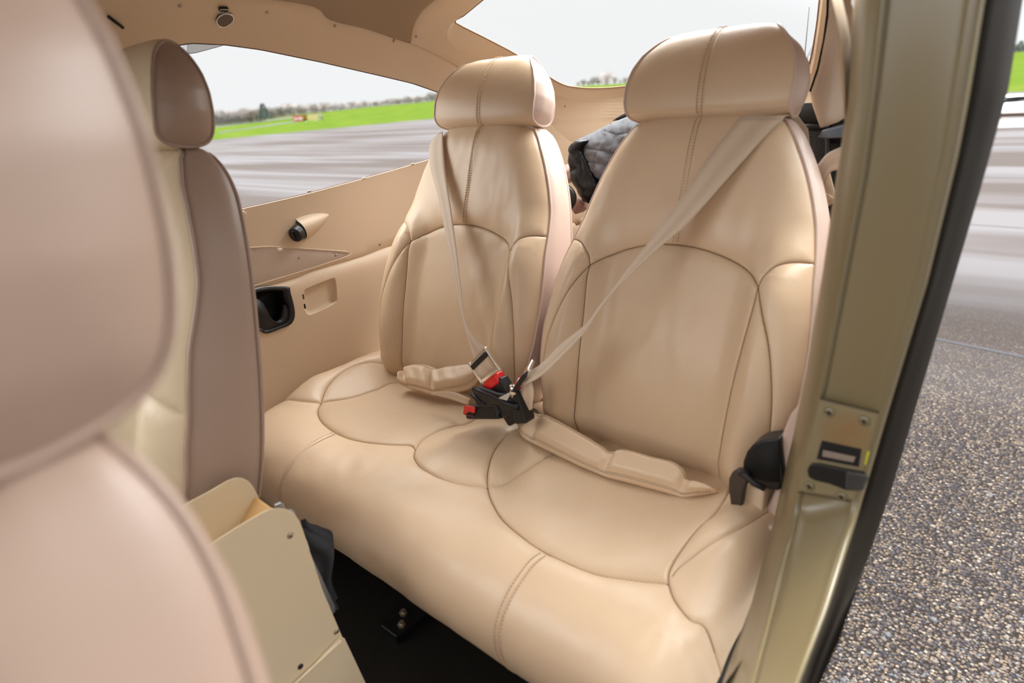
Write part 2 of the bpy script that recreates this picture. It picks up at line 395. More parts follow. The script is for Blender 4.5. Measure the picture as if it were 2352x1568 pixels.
sidewin_px = [(400, 104), (440, 97), (520, 101), (600, 112), (740, 141), (870, 171), (950, 190), (1010, 211), (1080, 240), (1140, 270), (1185, 300), (1192, 312), (1160, 320), (1000, 362), (900, 392), (800, 420), (700, 447), (600, 470), (545, 482), (400, 512), (378, 490), (374, 130)]
rearout_px = [(1062, 36), (1036, 56), (1027, 72), (1028, 90), (1050, 112), (1130, 142), (1200, 178), (1275, 215), (1330, 233), (1400, 224), (1460, 214), (1650, 195), (1845, 178), (1864, 168), (1872, 130), (1882, 60), (1890, 0), (1896, -60), (1760, -130), (1500, -150), (1250, -120), (1140, -30)]
rearin_px = [(1064, 36), (1045, 46), (1046, 52), (1060, 60), (1100, 80), (1145, 103), (1190, 128), (1280, 188), (1330, 201), (1390, 202), (1460, 196), (1650, 180), (1845, 166), (1856, 158), (1866, 120), (1876, 60), (1883, 0), (1890, -60), (1760, -122), (1500, -140), (1250, -112), (1142, -28)]
def cres(P, n): return resamp(list(P) + [P[0]], n=n + 1, smooth=False)[:-1]
def cseg(P, k=7):
    n_ = len(P); Q = np.array([P[-1]] + list(P) + [P[0], P[1]], float)
    if n_ > 0:
        out = []
        for i in range(1, n_ + 1):
            sh = min(np.linalg.norm(Q[i + 1] - Q[i]), np.linalg.norm(Q[i] - Q[i - 1]), np.linalg.norm(Q[i + 2] - Q[i + 1])) < 40
            for t in np.linspace(0, 1, k, endpoint=False):
                lin = Q[i] * (1 - t) + Q[i + 1] * t
                cat = .5 * (2 * Q[i] + (Q[i + 1] - Q[i - 1]) * t + (2 * Q[i - 1] - 5 * Q[i] + 4 * Q[i + 1] - Q[i + 2]) * t * t + (3 * Q[i] - Q[i - 1] - 3 * Q[i + 1] + Q[i + 2]) * t ** 3)
                out.append(tuple(lin if sh else cat))
        return out
    return [tuple(.5 * (2 * Q[i] + (Q[i + 1] - Q[i - 1]) * t + (2 * Q[i - 1] - 5 * Q[i] + 4 * Q[i + 1] - Q[i + 2]) * t * t + (3 * Q[i] - Q[i - 1] - 3 * Q[i + 1] + Q[i + 2]) * t ** 3)) for i in range(1, n_ + 1) for t in np.linspace(0, 1, k, endpoint=False)]
def cseg_lin(P, k=7): return [tuple(np.array(P[i]) * (1 - t) + np.array(P[(i + 1) % len(P)]) * t) for i in range(len(P)) for t in np.linspace(0, 1, k, endpoint=False)]
SWP = np.array([hwb(p) for p in cres(sidewin_px, 140)])
RO = np.array([hwb(p) for p in cseg(rearout_px)])
PWP = np.array([(p[0], -p[1]) for p in SWP if p[0] > -.26])
door_hole = np.array([(-1.25, .34), (-.62, .34), (-.36, .40), (-.30, .55), (-.30, 1.3), (-.32, LT - .3), (-.40, LT - .02), (-1.25, LT - .02)])

def mirror(P): return [(p[0], -p[1]) for p in P]
J0 = hwb((946, 103))
s1 = [(-1.31, hwb((600, 0))[1] + .01)] + [hwb(p) for p in ((600, 0), (770, 52), (905, 90), (946, 103))]
s2 = [hwb(p) for p in ((946, 103), (1080, 172), (1180, 228), (1265, 283), (1313, 325))]; s2 += [(.46, s2[-1][1]), (.52, s2[-1][1])]
s3 = [hwb(p) for p in ((946, 103), (953, 62), (975, 25), (1015, -10))]; s3 += [(s3[-1][0] - .03, s3[-1][1] + .08), (s3[-1][0] - .045, 0)]
s3m = mirror(s3[:-1])[::-1]
s4 = [(-1.31, hwb((575, 668))[1] + .02)] + [hwb(p) for p in ((575, 668), (720, 622), (830, 590), (905, 563))]; s4 += [(.2, s4[-1][1]), (.52, s4[-1][1] - .02)]
fabric_px = [(500, 574), (550, 570), (620, 566), (700, 571), (790, 577), (808, 581), (795, 590), (700, 621), (575, 659), (500, 684)]
recess_px = [(694, 668), (702, 660), (758, 638), (766, 641), (770, 680), (765, 695), (714, 720), (700, 719), (693, 700)]
cup_px = [(520, 690), (560, 672), (600, 660), (655, 657), (661, 670), (671, 715), (664, 740), (640, 752), (605, 764), (588, 758), (530, 775)]
def csm(P, n): return resamp(list(P) + [P[0]], n=n + 1, smooth=True)[:-1]
FAB, REC, CUP = [np.array([hwb(p) for p in f_(q, n_)]) for f_, q, n_ in ((cres, fabric_px, 60), (csm, recess_px, 48), (csm, cup_px, 60))]
vc, tri, reg, dd = sheet([(-1.3, -LT), (.512, -LT), (.512, LT), (-1.3, LT)], [s1, s2, s3 + s3m, s4, mirror(s1), mirror(s2)], [SWP, PWP, RO, resamp(np.vstack([door_hole, door_hole[:1]]), .02, smooth=False)[:-1], REC, CUP, FAB], .022, step=.011, offs=(.004,))
dd = segdist(vc, np.vstack([tosegs(resamp(q, .01)) for q in (s1, s2, s3 + s3m, s4, mirror(s1), mirror(s2))]))
P3 = shell_p(vc)
nrm = np.stack([-np.sign(P3[:, 0]), 0 * P3[:, 0], (P3[:, 2] > 1.0) * -.9], 1); nrm /= np.linalg.norm(nrm, axis=1)[:, None] + 1e-9
P3 = P3 - nrm * (.0045 * np.exp(-(dd / .003) ** 2))[:, None]
r_low = region_at(vc, tri, reg, (-.5, -LT + .2)); r_ceil = region_at(vc, tri, reg, (-.7, 0)); r_sur = region_at(vc, tri, reg, hwb((1000, 110)))
r_wall = region_at(vc, tri, reg, hwb((750, 470)))
lowv = np.unique(tri[reg == r_low].ravel()); segs4 = tosegs(resamp(s4, .01)); d4 = segdist(vc[lowv], segs4)
P3[lowv, 0] += .009 * (1 - np.exp(-d4 / .006)) * (vc[lowv, 1] < 0)
def nm(r):
    if r == r_low: return ('lower_side_panel', M_TR, 'low')
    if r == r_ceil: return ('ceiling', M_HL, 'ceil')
    if r == r_sur: return ('rear_window_surround', M_TR, 'sur')
    if r == r_wall: return ('wall_left', M_TR, 'wall')
    return ('wall_right', M_TR, 'wr')
R_ = emit_regions(nm, vc, tri, reg, P3, None)
for k, o in R_.items(): o['kind'] = 'structure'
WL = R_['wall']
for k in ('low', 'sur'):
    if k in R_:
        R_[k].parent = WL
        del R_[k]['kind']
# recess pocket floor, side-window reveal and rear-window reveal
def reveal(name, rim, inner, mt, depth_rows=3, parent=None, **k):
    m_ = MB(); rows = [[(a * (1 - t) + b * t) for a, b in zip(rim, inner)] for t in np.linspace(0, 1, depth_rows)]
    m_.loft([list(r) + [r[0]] for r in rows]); return m_.build(name, mt, parent, **k)
def outw(P, d, lift=0):
    Q = P.copy(); Q[:, 0] += np.sign(P[:, 0]) * d; Q[:, 2] += lift; return Q
def lowdisp(P): return .009 * (1 - np.exp(-segdist(P, tosegs(resamp(s4, .01))) / .006))
rr = shell_p(REC); rr[:, 0] += lowdisp(REC); c = rr.mean(0); inn = outw(rr + (c - rr) * .16, .012)
m_ = MB(); rows = [list(rr)] + [list(rr + (c - rr) * s_ + np.array([-z_, 0, 0])) for s_, z_ in ((.02, .001), (.07, .006), (.13, .011), (.2, .0125), (.5, .0125), (.99, .0125))]
m_.loft([r + [r[0]] for r in rows]); m_.build('door_pocket_recess', M_TR, WL)
# small dark clip slots on the recess rim
m_ = MB()
for p in ((692, 680), (696, 702)):
    q = hw(p); m_.box(q + np.array([.008, 0, 0]), (.004, .0025, .011))
m_.build('clip_slot', M_DK, WL, smooth=False)
# side window: reveal lip, seal and perspex
sw = shell_p(SWP); sc_ = sw.mean(0)
swi = outw(sw + (sc_ - sw) * .004, .006)
m_ = MB(); rows = [sw, outw(sw, .002), swi]; m_.loft([list(r) + [r[0]] for r in rows]); m_.build('window_lip', M_TR, WL)
m_ = MB(); m_.tube(list(swi), .0016, 6, closed=True); m_.build('window_seal', mat('seal_brown', (.10, .04, .03), .6), WL)
def glassmat():
    M = bpy.data.materials.new('clear_perspex'); M.use_nodes = True; t = M.node_tree; t.nodes.clear()
    tr = N(t, 'ShaderNodeBsdfTransparent'); tr.inputs[0].default_value = (.97, .98, .98, 1); gl = N(t, 'ShaderNodeBsdfGlossy'); gl.inputs['Roughness'].default_value = .05
    lw = N(t, 'ShaderNodeFresnel'); lw.inputs[0].default_value = 1.12; mx = N(t, 'ShaderNodeMixShader'); o = N(t, 'ShaderNodeOutputMaterial')
    L(t, lw.outputs[0], mx.inputs[0]); L(t, tr.outputs[0], mx.inputs[1]); L(t, gl.outputs[0], mx.inputs[2]); L(t, mx.outputs[0], o.inputs[0]); return M
M_GL = glassmat()
def glass(name, poly_yb, off):
    v, t_, r_, d_ = sheet([tuple(p) for p in poly_yb], [], [], .05, step=.02); q = outw(shell_p(v), off); return obj(name, q, t_, M_GL, None, kind='structure')
glass('window_1', SWP, .0065); glass('window_3', PWP, .004)
# rear window
RI = []
for p in cseg(rearin_px):
    q = hit(p[0], p[1], lambda z: FW(z, .055)); RI.append(q)
RI = np.array(RI); ro = shell_p(RO)
# pair the two loops by arc length from the same start
m_ = MB(); md = ro * .5 + RI * .5
m_.loft([list(r) + [r[0]] for r in (ro, ro * .94 + RI * .06, md, RI)]); m_.build('rear_window_ledge', M_TR, WL)
m_ = MB(); m_.tube(list(RI), .0022, 6, closed=True); m_.build('rear_window_seal', mat('seal_tan', (.30, .18, .11), .6), WL)
v, t_, r_, d_ = sheet([tuple(p) for p in RO], [], [], .03, step=.012); q = shell_p(v); q[:, 0] += .056 * np.tanh(q[:, 0] / .08); o = obj('window_2', q, t_, M_GL, None, kind='structure')
# fabric insert let into the side panel
v, t_, r_, d_ = sheet([tuple(p) for p in FAB], [], [], .012, step=.008); q = shell_p(v); q[:, 0] += -.002 + .003 * (1 - np.exp(-d_ / .004))
o = obj('fabric_insert', q, t_, M_TT, WL, uv=v)
m_ = MB(); m_.tube(list(outw(shell_p(FAB), -.0005)), .0018, 6, closed=True); m_.build('insert_edging', M_TR, WL)
# panel strip end tab near the front of the window
q = np.array([hw(p) for p in ((500, 492), (557, 484), (563, 489), (563, 500), (556, 509), (500, 520))]); m_ = MB(); m_.prism(list(q + np.array([.001, 0, 0])), (.006, 0, 0)); m_.build('sill_tab', M_TR, WL, bevel=.002)
# screws of the trim
def screw(p, r=.0042, par=None, inward=(1, 0, -.3), col=None):
    q = hw(p); m_ = MB(); d_ = Vector(inward).normalized(); m_.disc(q + np.array(d_) * .0003, d_, r, .0018, 14, r * .6); m_.disc(q + np.array(d_) * .002, d_, r * .28, .0004, 6)
    return m_.build('screw', col or M_SC, par or WL)
for p in ((613, 27), (770, 59), (905, 94), (956, 84), (1297, 243), (873, 561), (687, 592), (772, 586), (414, 12)): screw(p, .0036 if p[0] > 650 else .0042)
for p in ((710, 441), (836, 411), (948, 378)):
    q = hw(p); m_ = MB(); m_.box(q + np.array([.0, 0, .0015]), (.004, .010, .004)); m_.build('window_clip', M_SC, WL, bevel=.001)

# raised gull-wing door above the opening (out of frame, shades the near seat)
m_ = MB(); rows = []
for y_ in (-1.45, -.32):
    rows.append([(.34, y_, 1.27), (.58, y_, 1.46), (.90, y_, 1.62), (1.30, y_, 1.72), (1.30, y_, 1.75), (.88, y_, 1.65), (.55, y_, 1.49), (.33, y_, 1.29)])
m_.loft(rows, closed=True, capends=True); o = m_.build('door_2', M_TR, None, bevel=.01); o['kind'] = 'structure'

m_ = MB(); m_.box((0, -1.78, .45), (1.1, .10, .90)); m_.box((0, -1.62, .80), (1.06, .26, .24)); o = m_.build('wall_front', mat('instrument_panel_grey', (.05, .05, .055), .6), None, bevel=.01); o['kind'] = 'structure'
# ------------------------------------------------------------------ floor and dark rear lining
m_ = MB(); m_.box((0, -.8, -.01), (.98, 1.9, .02)); o = m_.build('floor', M_CP, None, smooth=False); o['kind'] = 'structure'

# ------------------------------------------------------------------ seat back builder
OUTL_R = [(.0, 0), (.12, -.003), (.19, .01), (.222, .06), (.240, .13), (.245, .20), (.239, .28), (.229, .34), (.219, .39), (.205, .445), (.185, .50), (.160, .55), (.138, .583), (.120, .594), (.06, .598), (0, .599)]
def outline(hs=1.0):
    R = resamp(OUTL_R, .008); R = R * np.array([hs, 1]); Lf = R[::-1][1:-1] * np.array([-1, 1]); return np.vstack([R, Lf])
def sstep(a, b, x): t = np.clip((x - a) / (b - a), 0, 1); return t * t * (3 - 2 * t)
def w0(u, v, hs=1.0, bol=.045):
    a = np.abs(u) / hs
    hh = np.interp(v, [p[1] for p in OUTL_R[3:-2]], [p[0] for p in OUTL_R[3:-2]])
    k = sstep(.42, .30, v) if False else 1 - sstep(.30, .44, v)
    cen = .012 * np.exp(-((v - .16) / .12) ** 2) - .006 + .004 * np.cos(a / .2)
    bl = bol * k * sstep(.11, .185, a)
    up = .012 * (1 - k)
    edge = np.clip((a - (hh - .06)) / .06, 0, 1.3)
    return cen + bl + up - (.022 + .010 * k) * edge ** 2.2 - .03 * sstep(.05, -.01, v)
class Seat:
    def __init__(s, cx, yb, zb, tilt, yaw=0, hs=1.0, th=.085):
        s.B = np.array([cx, yb, zb]); s.cx = cx; s.th = th; s.hs = hs
        d = np.array([0, math.sin(tilt), math.cos(tilt)]); n = np.array([0, -math.cos(tilt), math.sin(tilt)])
        c, q = math.cos(yaw), math.sin(yaw); Rz = np.array([[c, -q, 0], [q, c, 0], [0, 0, 1]])
        s.U = Rz @ np.array([1., 0, 0]); s.D = Rz @ d; s.Nn = Rz @ n
    def P(s, u, v, w): return s.B + np.outer(np.atleast_1d(u), s.U) + np.outer(np.atleast_1d(v), s.D) + np.outer(np.atleast_1d(w), s.Nn)
def stitches(path, fn, gap=.0052, ln=.0034, r=.0007):
    """individual stitch bars along a uv path; fn maps uv rows to points"""
    P = resamp(path, gap); m_ = MB(); Q = fn(P)
    for i in range(len(Q) - 1):
        d = Q[i + 1] - Q[i]; d = d * (ln / (np.linalg.norm(d) + 1e-9)); m_.tube([Q[i], Q[i] + d], r, 5)
    return m_
def seat_back(S, name, label, seams, names, mats, group=None, hr=.95, hwid=.98, lean=0, topseam=True, front_detail=True, hr_rear_pipe=False, rear=True, cseam=None, rt=.35):
    t = thing(name, label, 'seat', S.B, group); hs = S.hs
    O = outline(hs)
    def rnd(v): k = np.clip((v - .525) / .075, 0, 1); return rt * (1 - np.sqrt(1 - k ** 2 * .98))
    vc, tri, reg, dd = sheet([tuple(p) for p in O], [[(a * hs, b) for a, b in s_] for s_ in seams + ([cseam] if cseam else [])], [], .0075 if front_detail else .014, step=.004 if front_detail else .01, offs=(.0012, .003, .006) if front_detail else (.004,))
    dout = segdist(vc, tosegs(np.vstack([O, O[:1]])))
    dc = segdist(vc, tosegs(np.array(cseam))) if cseam else None
    if cseam: dd = np.minimum(dout, segdist(vc, np.vstack([tosegs(resamp([(a * hs, b) for a, b in s_], .004)) for s_ in seams])))
    def wd(u, v, d, do):
        w = w0(u, v, hs)
        w = w + .0058 * (1 - np.exp(-d / .013)) - .0045 * np.exp(-d / .0015)
        if cseam: w = w - .0016 * np.exp(-dc / .0014) + .0010 * np.exp(-((dc - .0045) / .003) ** 2) * (d > .002)
        # gathers where the seams meet
        for (a, b, sx) in ((-.160 * hs, .345, -1), (.160 * hs, .345, 1)):
            r = np.hypot(u - a, v - b); an = np.arctan2(v - b, u - a)
            w = w + .0016 * np.sin(an * 9 + 1) * np.exp(-(r / .035) ** 2) * (v > b - .01) * np.clip(d / .004, 0, 1)
        return w
    WD = wd(vc[:, 0], vc[:, 1], dd, dout); WD = WD - rnd(vc[:, 1]) * (S.th / 2 + WD)
    for i in range(len(WD)):
        p = vc[i]; k = min(1, dd[i] / .01)
        WD[i] += k * (.0022 * noise.noise(Vector((p[0] * 16 + S.cx * 9, p[1] * 12, .3))) + .0010 * noise.noise(Vector((p[0] * 50, p[1] * 18, S.cx * 5))))
    P3 = S.P(vc[:, 0], vc[:, 1], WD)
    ids = {}
    for nm_, mt_, pt in names:
        r_ = region_at(vc, tri, reg, (pt[0] * hs, pt[1])); ids.setdefault(r_, (nm_, mt_, (nm_, pt)))
    emit_regions(lambda r: ids.get(r, ('upper_panel', mats[0], 'upper')), vc, tri, reg, P3, t)
    if front_detail:
        m_ = MB()
        for s_ in seams:
            q_ = resamp([(a * hs, b) for a, b in s_], .006); q_ = q_[inpoly(q_, O * np.array([.985, .995]))]
            if len(q_) > 2: w_ = w0(q_[:, 0], q_[:, 1], hs) - .0036; w_ = w_ - rnd(q_[:, 1]) * (S.th / 2 + w_); m_.tube(list(S.P(q_[:, 0], q_[:, 1], w_)), .0009, 6)
        m_.build('seam_shadow_thread', M_SM, t)  # dark tubes laid in the grooves as their shadow line
    # boxing: side band between front piping and rear piping
    oc = np.vstack([O, O[:1]]); wf = w0(O[:, 0], O[:, 1], hs) - .004; wf = wf - rnd(O[:, 1]) * (S.th / 2 + wf)
    nrm2 = np.gradient(oc, axis=0)[:-1]; nrm2 = np.stack([nrm2[:, 1], -nrm2[:, 0]], 1); nrm2 /= np.linalg.norm(nrm2, axis=1)[:, None] + 1e-9
    if (nrm2[10] @ O[10]) < 0: nrm2 = -nrm2
    wb = -S.th * np.ones(len(O)); wb = wb + rnd(O[:, 1]) * (S.th / 2) * .95
    m_ = MB(); rows = []
    for k in np.linspace(0, 1, 9):
        b = .008 * (1 - (2 * k - 1) ** 4); Q = O + nrm2 * b; rows.append(list(S.P(Q[:, 0], Q[:, 1], wf * (1 - k) + wb * k)))
    m_.loft([r + [r[0]] for r in rows]); m_.build('side_boxing', mats[1], t)
    Q = O + nrm2 * .0015; PP = S.P(Q[:, 0], Q[:, 1], wf + .001)
    for ix in (np.nonzero((O[:, 0] > .10 * hs) & (O[:, 1] < .597))[0], np.nonzero((O[:, 0] < -.10 * hs) & (O[:, 1] < .597))[0]):
        m_ = MB(); m_.tube(list(PP[ix]), .0028, 10); m_.build('front_piping', mats[1], t)
    m_ = MB(); m_.tube(list(S.P(Q[:, 0], Q[:, 1], wb + .001)), .0030, 10, closed=True); m_.build('rear_piping', mats[1], t)
    if rear:
        m_ = MB(); rows = []
        for k in np.linspace(0, 1, 12):
            sc = 1 - k; dep = .030 * (1 - sc ** 6) if k < 1 else .030
            Qc = O * sc + np.array([0, .28]) * (1 - sc); rows.append(list(S.P(Qc[:, 0], Qc[:, 1], wb - dep)))
        m_.loft([r + [r[0]] for r in rows]); m_.build('rear_panel', mats[1], t)
    if topseam:
        fn = lambda P: S.P(P[:, 0], P[:, 1], (lambda w: w - rnd(P[:, 1]) * (S.th / 2 + w))(w0(P[:, 0], P[:, 1], hs) + .0066))
        m_ = stitches([(-.0045, .385), (-.0045, .594)], fn); m2 = stitches([(.0045, .385), (.0045, .594)], fn); m_.add(m2.V, m2.F); m_.build('stitching', M_TH, t)
    # headrest
    PR = np.array([(.004, .003), (.012, .012), (.016, .04), (.014, .075), (.004, .107), (-.014, .132), (-.038, .146), (-.062, .142), (-.082, .122), (-.095, .088), (-.102, .045), (-.100, .02), (-.088, .006), (-.06, -.002), (-.03, -.004), (-.008, -.002)]) * hr
    PR = PR * np.array([.76, 1]); PR[:, 0] -= lean * PR[:, 1]; prf = resamp(np.vstack([PR, PR[:1]]), n=73)[:-1]
    Wv = lambda v, w=0: np.interp(v / hr, [-.01, .0, .02, .05, .08, .105, .125, .146], [.143, .146, .150, .150, .143, .130, .113, .094]) * hwid * (1 - 1.5 * np.clip(-w / hr - .01, 0, 1))
    v0 = .603; Wd = Wv(prf[:, 1], prf[:, 0] + lean * prf[:, 1])
    m_ = MB(); us = np.linspace(-1, 1, 61); rows = []
    cw, cv = -.034 * hr - lean * .06 * hr, .06 * hr
    for k in us:
        e = abs(k); pf = .006 * (1 - e ** 6) + (.0015 * math.exp(-((e) / .03) ** 2) * -2 if topseam else 0)
        dw = prf[:, 0] - cw; dv = prf[:, 1] - cv; ln = np.hypot(dw, dv)
        rows.append(list(S.P(Wd * k, v0 + prf[:, 1] + dv / ln * pf, prf[:, 0] + dw / ln * pf)))
    m_.loft([r + [r[0]] for r in rows]); h = m_.build('headrest', mats[0], t)
    for sg in (-1, 1):
        m_ = MB(); rows = []
        for k in np.linspace(0, 1, 14):
            q = np.array([cw, cv]) + (prf - np.array([cw, cv])) * (1 - k); bul = .004 + .014 * (1 - (1 - k) ** 2.5)
            rows.append(list(S.P(sg * (Wv(q[:, 1], q[:, 0] + lean * q[:, 1]) + bul - .004), v0 + q[:, 1], q[:, 0])))
        m_.loft([r + [r[0]] for r in rows]); m_.build('headrest_side_panel', mats[1], h)
        m_ = MB(); m_.tube(list(S.P(sg * (Wd + .001), v0 + prf[:, 1], prf[:, 0])), .0025, 10, closed=True); m_.build('headrest_piping', mats[1], h)
    if topseam:
        k0 = prf[:40]
        def fn(P): return S.P(P[:, 2], v0 + P[:, 1], P[:, 0])
        m_ = MB()
        for sx in (-.0045, .0045):
            pp = np.array([(a + .0078 * (a - cw) / math.hypot(a - cw, b - cv), b + .0078 * (b - cv) / math.hypot(a - cw, b - cv), sx) for a, b in prf[:36]])
            q = stitches(pp, fn); m_.add(q.V, q.F)
        m_.build('headrest_stitching', M_TH, h)
    return t
# seams (u, v) of one back, mirrored left/right
ARCH = [(-.157, .328), (-.135, .347), (-.10, .364), (-.05, .377), (0, .381), (.05, .377), (.10, .364), (.135, .347), (.157, .328)]
def sym(s_): return [s_, [(-a, b) for a, b in s_]]
SEAMS = [ARCH] + sym([(.157, .328), (.157, .30), (.152, .24), (.147, .16), (.144, .08), (.143, -.01)]) + sym([(.157, .328), (.163, .345), (.178, .362), (.20, .371), (.235, .374)]) \
    + sym([(.157, .328), (.176, .290), (.197, .24), (.212, .18), (.218, .12), (.215, .06), (.203, -.005)])
NAMES = [('perforated_insert', M_PF, (0, .2)), ('perforated_bolster', M_PF, (.175, .15)), ('perforated_bolster', M_PF, (-.175, .15)), ('side_bolster', M_LE, (.222, .2)), ('side_bolster', M_LE, (-.222, .2))]
TILT = math.atan2(.325, .946)
S_R = Seat(.274, -.207, .381, TILT); S_L = Seat(-.238, -.207, .381, TILT)
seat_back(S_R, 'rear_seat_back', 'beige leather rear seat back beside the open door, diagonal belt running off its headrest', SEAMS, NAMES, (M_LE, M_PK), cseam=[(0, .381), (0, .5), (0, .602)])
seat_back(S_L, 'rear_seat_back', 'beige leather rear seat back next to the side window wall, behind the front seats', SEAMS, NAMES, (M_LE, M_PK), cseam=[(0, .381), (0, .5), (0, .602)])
FSEAM = [[(-.15, -.01), (-.15, .2), (-.14, .45), (-.11, .60)], [(.15, -.01), (.15, .2), (.14, .45), (.11, .60)], [(-.25, .24), (-.19, .27), (-.15, .27)], [(.25, .24), (.19, .27), (.15, .27)]]
S_F = Seat(-.30, -.848, .392, math.radians(13.2), th=.093)
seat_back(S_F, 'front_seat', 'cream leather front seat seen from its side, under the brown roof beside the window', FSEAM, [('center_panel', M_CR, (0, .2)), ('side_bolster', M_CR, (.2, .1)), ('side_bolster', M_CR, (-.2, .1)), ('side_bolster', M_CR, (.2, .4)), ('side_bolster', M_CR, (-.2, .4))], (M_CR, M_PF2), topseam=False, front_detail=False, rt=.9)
S_N = Seat(.40, -1.160, .300, math.radians(6), th=.10, hs=1.0)
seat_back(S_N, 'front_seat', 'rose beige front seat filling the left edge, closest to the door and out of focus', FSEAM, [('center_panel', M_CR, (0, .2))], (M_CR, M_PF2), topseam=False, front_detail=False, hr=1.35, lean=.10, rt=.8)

# ------------------------------------------------------------------ bench cushion
PROF = resamp([(-.10, .36), (-.16, .380), (-.22, .386), (-.32, .386), (-.42, .388), (-.50, .383), (-.56, .364), (-.595, .332), (-.604, .295), (-.592, .25), (-.568, .215), (-.550, .198)], .004)
PS = np.concatenate([[0], np.cumsum(np.linalg.norm(np.diff(PROF, axis=0), axis=1))]); PT = np.gradient(PROF, axis=0); PT /= np.linalg.norm(PT, axis=1)[:, None]; PN = np.stack([-PT[:, 1], PT[:, 0]], 1)
if PN[20][1] < 0: PN = -PN
def bench_base(x, s_):
    x = np.atleast_1d(x); s_ = np.atleast_1d(s_)
    y = np.interp(s_, PS, PROF[:, 0]); z = np.interp(s_, PS, PROF[:, 1]); ny = np.interp(s_, PS, PN[:, 0]); nz = np.interp(s_, PS, PN[:, 1])
    top = 1 - sstep(.36, .44, s_)
    w = .034 * (np.exp(-((x - .50) / .065) ** 2) + np.exp(-((x + .50) / .065) ** 2)) * top * (1 - sstep(.26, .38, s_)) + .012 * np.exp(-(x / .07) ** 2) * top
    w = w - .010 * (np.exp(-((x - .28) / .12) ** 2) + np.exp(-((x + .27) / .12) ** 2)) * top * sstep(.0, .12, s_)
    a = np.clip((np.abs(x) - .47) / .09, 0, 1); w = w - .045 * a ** 3.4 * (1 - .35 * sstep(.38, .5, s_)) - .05 * a ** 2.5 * sstep(.34, .52, s_)
    return y, z, ny, nz, w
def bench_p(x, s_, extra=0):
    y, z, ny, nz, w = bench_base(x, s_); w = w + extra; return np.stack([np.atleast_1d(x), y + ny * w, z + nz * w], 1)
def near_s(p):
    d = np.hypot(PROF[:, 0] - p[1], PROF[:, 1] - p[2]); i = int(np.argmin(d)); return PS[i], (p[1] - PROF[i, 0]) * PN[i, 0] + (p[2] - PROF[i, 1]) * PN[i, 1]
def FB(p):
    if p[1] < -.66 or p[2] > .46 or abs(p[0]) > .57: return 1
    s_, w = near_s(p); return w - float(bench_base(p[0], s_)[4][0])
def hb(p):
    q = hit(p[0], p[1], FB, .5, 2.2); s_, w = near_s(q); return (float(q[0]), float(s_))
bs = {
 'A': [(735, 926), (731, 945), (738, 965), (760, 985), (800, 1005), (850, 1018), (900, 1022), (940, 1023), (953, 1030)],
 'B': [(953, 1030), (951, 1048), (965, 1070), (1000, 1090), (1040, 1105), (1080, 1113), (1121, 1117)],
 'C': [(1121, 1117), (1128, 1145), (1150, 1190), (1190, 1225), (1240, 1262), (1300, 1292), (1370, 1318), (1450, 1332), (1536, 1337)],
 'D': [(735, 926), (799, 915), (864, 895), (925, 878)],
 'E': [(735, 926), (747, 898), (770, 867), (801, 845), (836, 834), (868, 833)],
 'F': [(735, 926), (700, 921), (667, 917)],
 'G': [(953, 1030), (970, 1010), (1001, 992), (1046, 978), (1082, 969)],
 'H': [(1121, 1117), (1120, 1086), (1131, 1045), (1149, 1014), (1176, 992)],
 'I': [(1121, 1117), (1158, 1112), (1202, 1085), (1269, 1043)],
 'J': [(1536, 1337), (1536, 1313), (1551, 1283), (1577, 1245), (1611, 1205), (1650, 1168)],
 'K': [(1536, 1337), (1551, 1377), (1585, 1420), (1628, 1454)],
 'L': [(1542, 1322), (1560, 1300), (1606, 1262)],
}
BS = {k: [hb(p) for p in v] for k, v in bs.items()}
S0 = .0; SE = PS[-1]
BS['D'].append((-.19, .05)); BS['D'].append((-.17, -.01)); BS['E'] += [(-.40, .045), (-.37, -.01)]; BS['F'].append((-.58, BS['F'][-1][1] + .01))
BS['G'] += [(-.085, .08), (-.10, -.01)]; BS['H'] += [(.06, .12), (.075, -.01)]; BS['I'] += [(.17, .1), (.18, -.01)]
BS['J'] += [(.435, .06), (.43, -.01)]; BS['L'] += [(.505, BS['L'][-1][1] - .06), (.53, .10)]; BS['K'] += [(.60, BS['K'][-1][1] + .06)]
seamL = [(-.29, BS['A'][3][1] + .01), (-.287, .42), (-.288, .46), (-.29, SE + .01)]
seamR = [(.295, BS['C'][4][1] + .01), (.292, .43), (.292, .47), (.29, SE + .01)]
bo = [(-.56, 0), (.56, 0), (.56, SE), (-.56, SE)]
T_B = thing('rear_bench_cushion', 'long beige leather bench cushion across the cabin with perforated seat inserts', 'seat cushion', (0, -.35, .2))
vc, tri, reg, dd = sheet(bo, list(BS.values()) + [seamL, seamR], [], .0085, step=.0042, offs=(.0012, .003, .006))
dm = segdist(vc, np.vstack([tosegs(resamp(s_, .004)) for s_ in BS.values()])); ds_ = segdist(vc, np.vstack([tosegs(resamp(s_, .004)) for s_ in (seamL, seamR)]))
ex = .005 * (1 - np.exp(-dm / .012)) - .0045 * np.exp(-dm / .0014) - .0022 * np.exp(-ds_ / .0012) + .0012 * np.exp(-((ds_ - .0035) / .0018) ** 2) - .0008 * np.exp(-((ds_ - .0085) / .003) ** 2)
dd = dm
for i in range(len(ex)):
    p = vc[i]; k = min(1, dd[i] / .012)
    ex[i] += k * (.0035 * noise.noise(Vector((p[0] * 9, p[1] * 9, 1.7))) + .0010 * noise.noise(Vector((p[0] * 30, p[1] * 30, .2))))
    r = math.hypot(p[0] - .52, p[1] - .44); an = math.atan2(p[1] - .40, p[0] - .50)
    ex[i] += k * .0022 * math.sin(an * 14) * math.exp(-(r / .05) ** 2)
P3 = bench_p(vc[:, 0], vc[:, 1], ex)
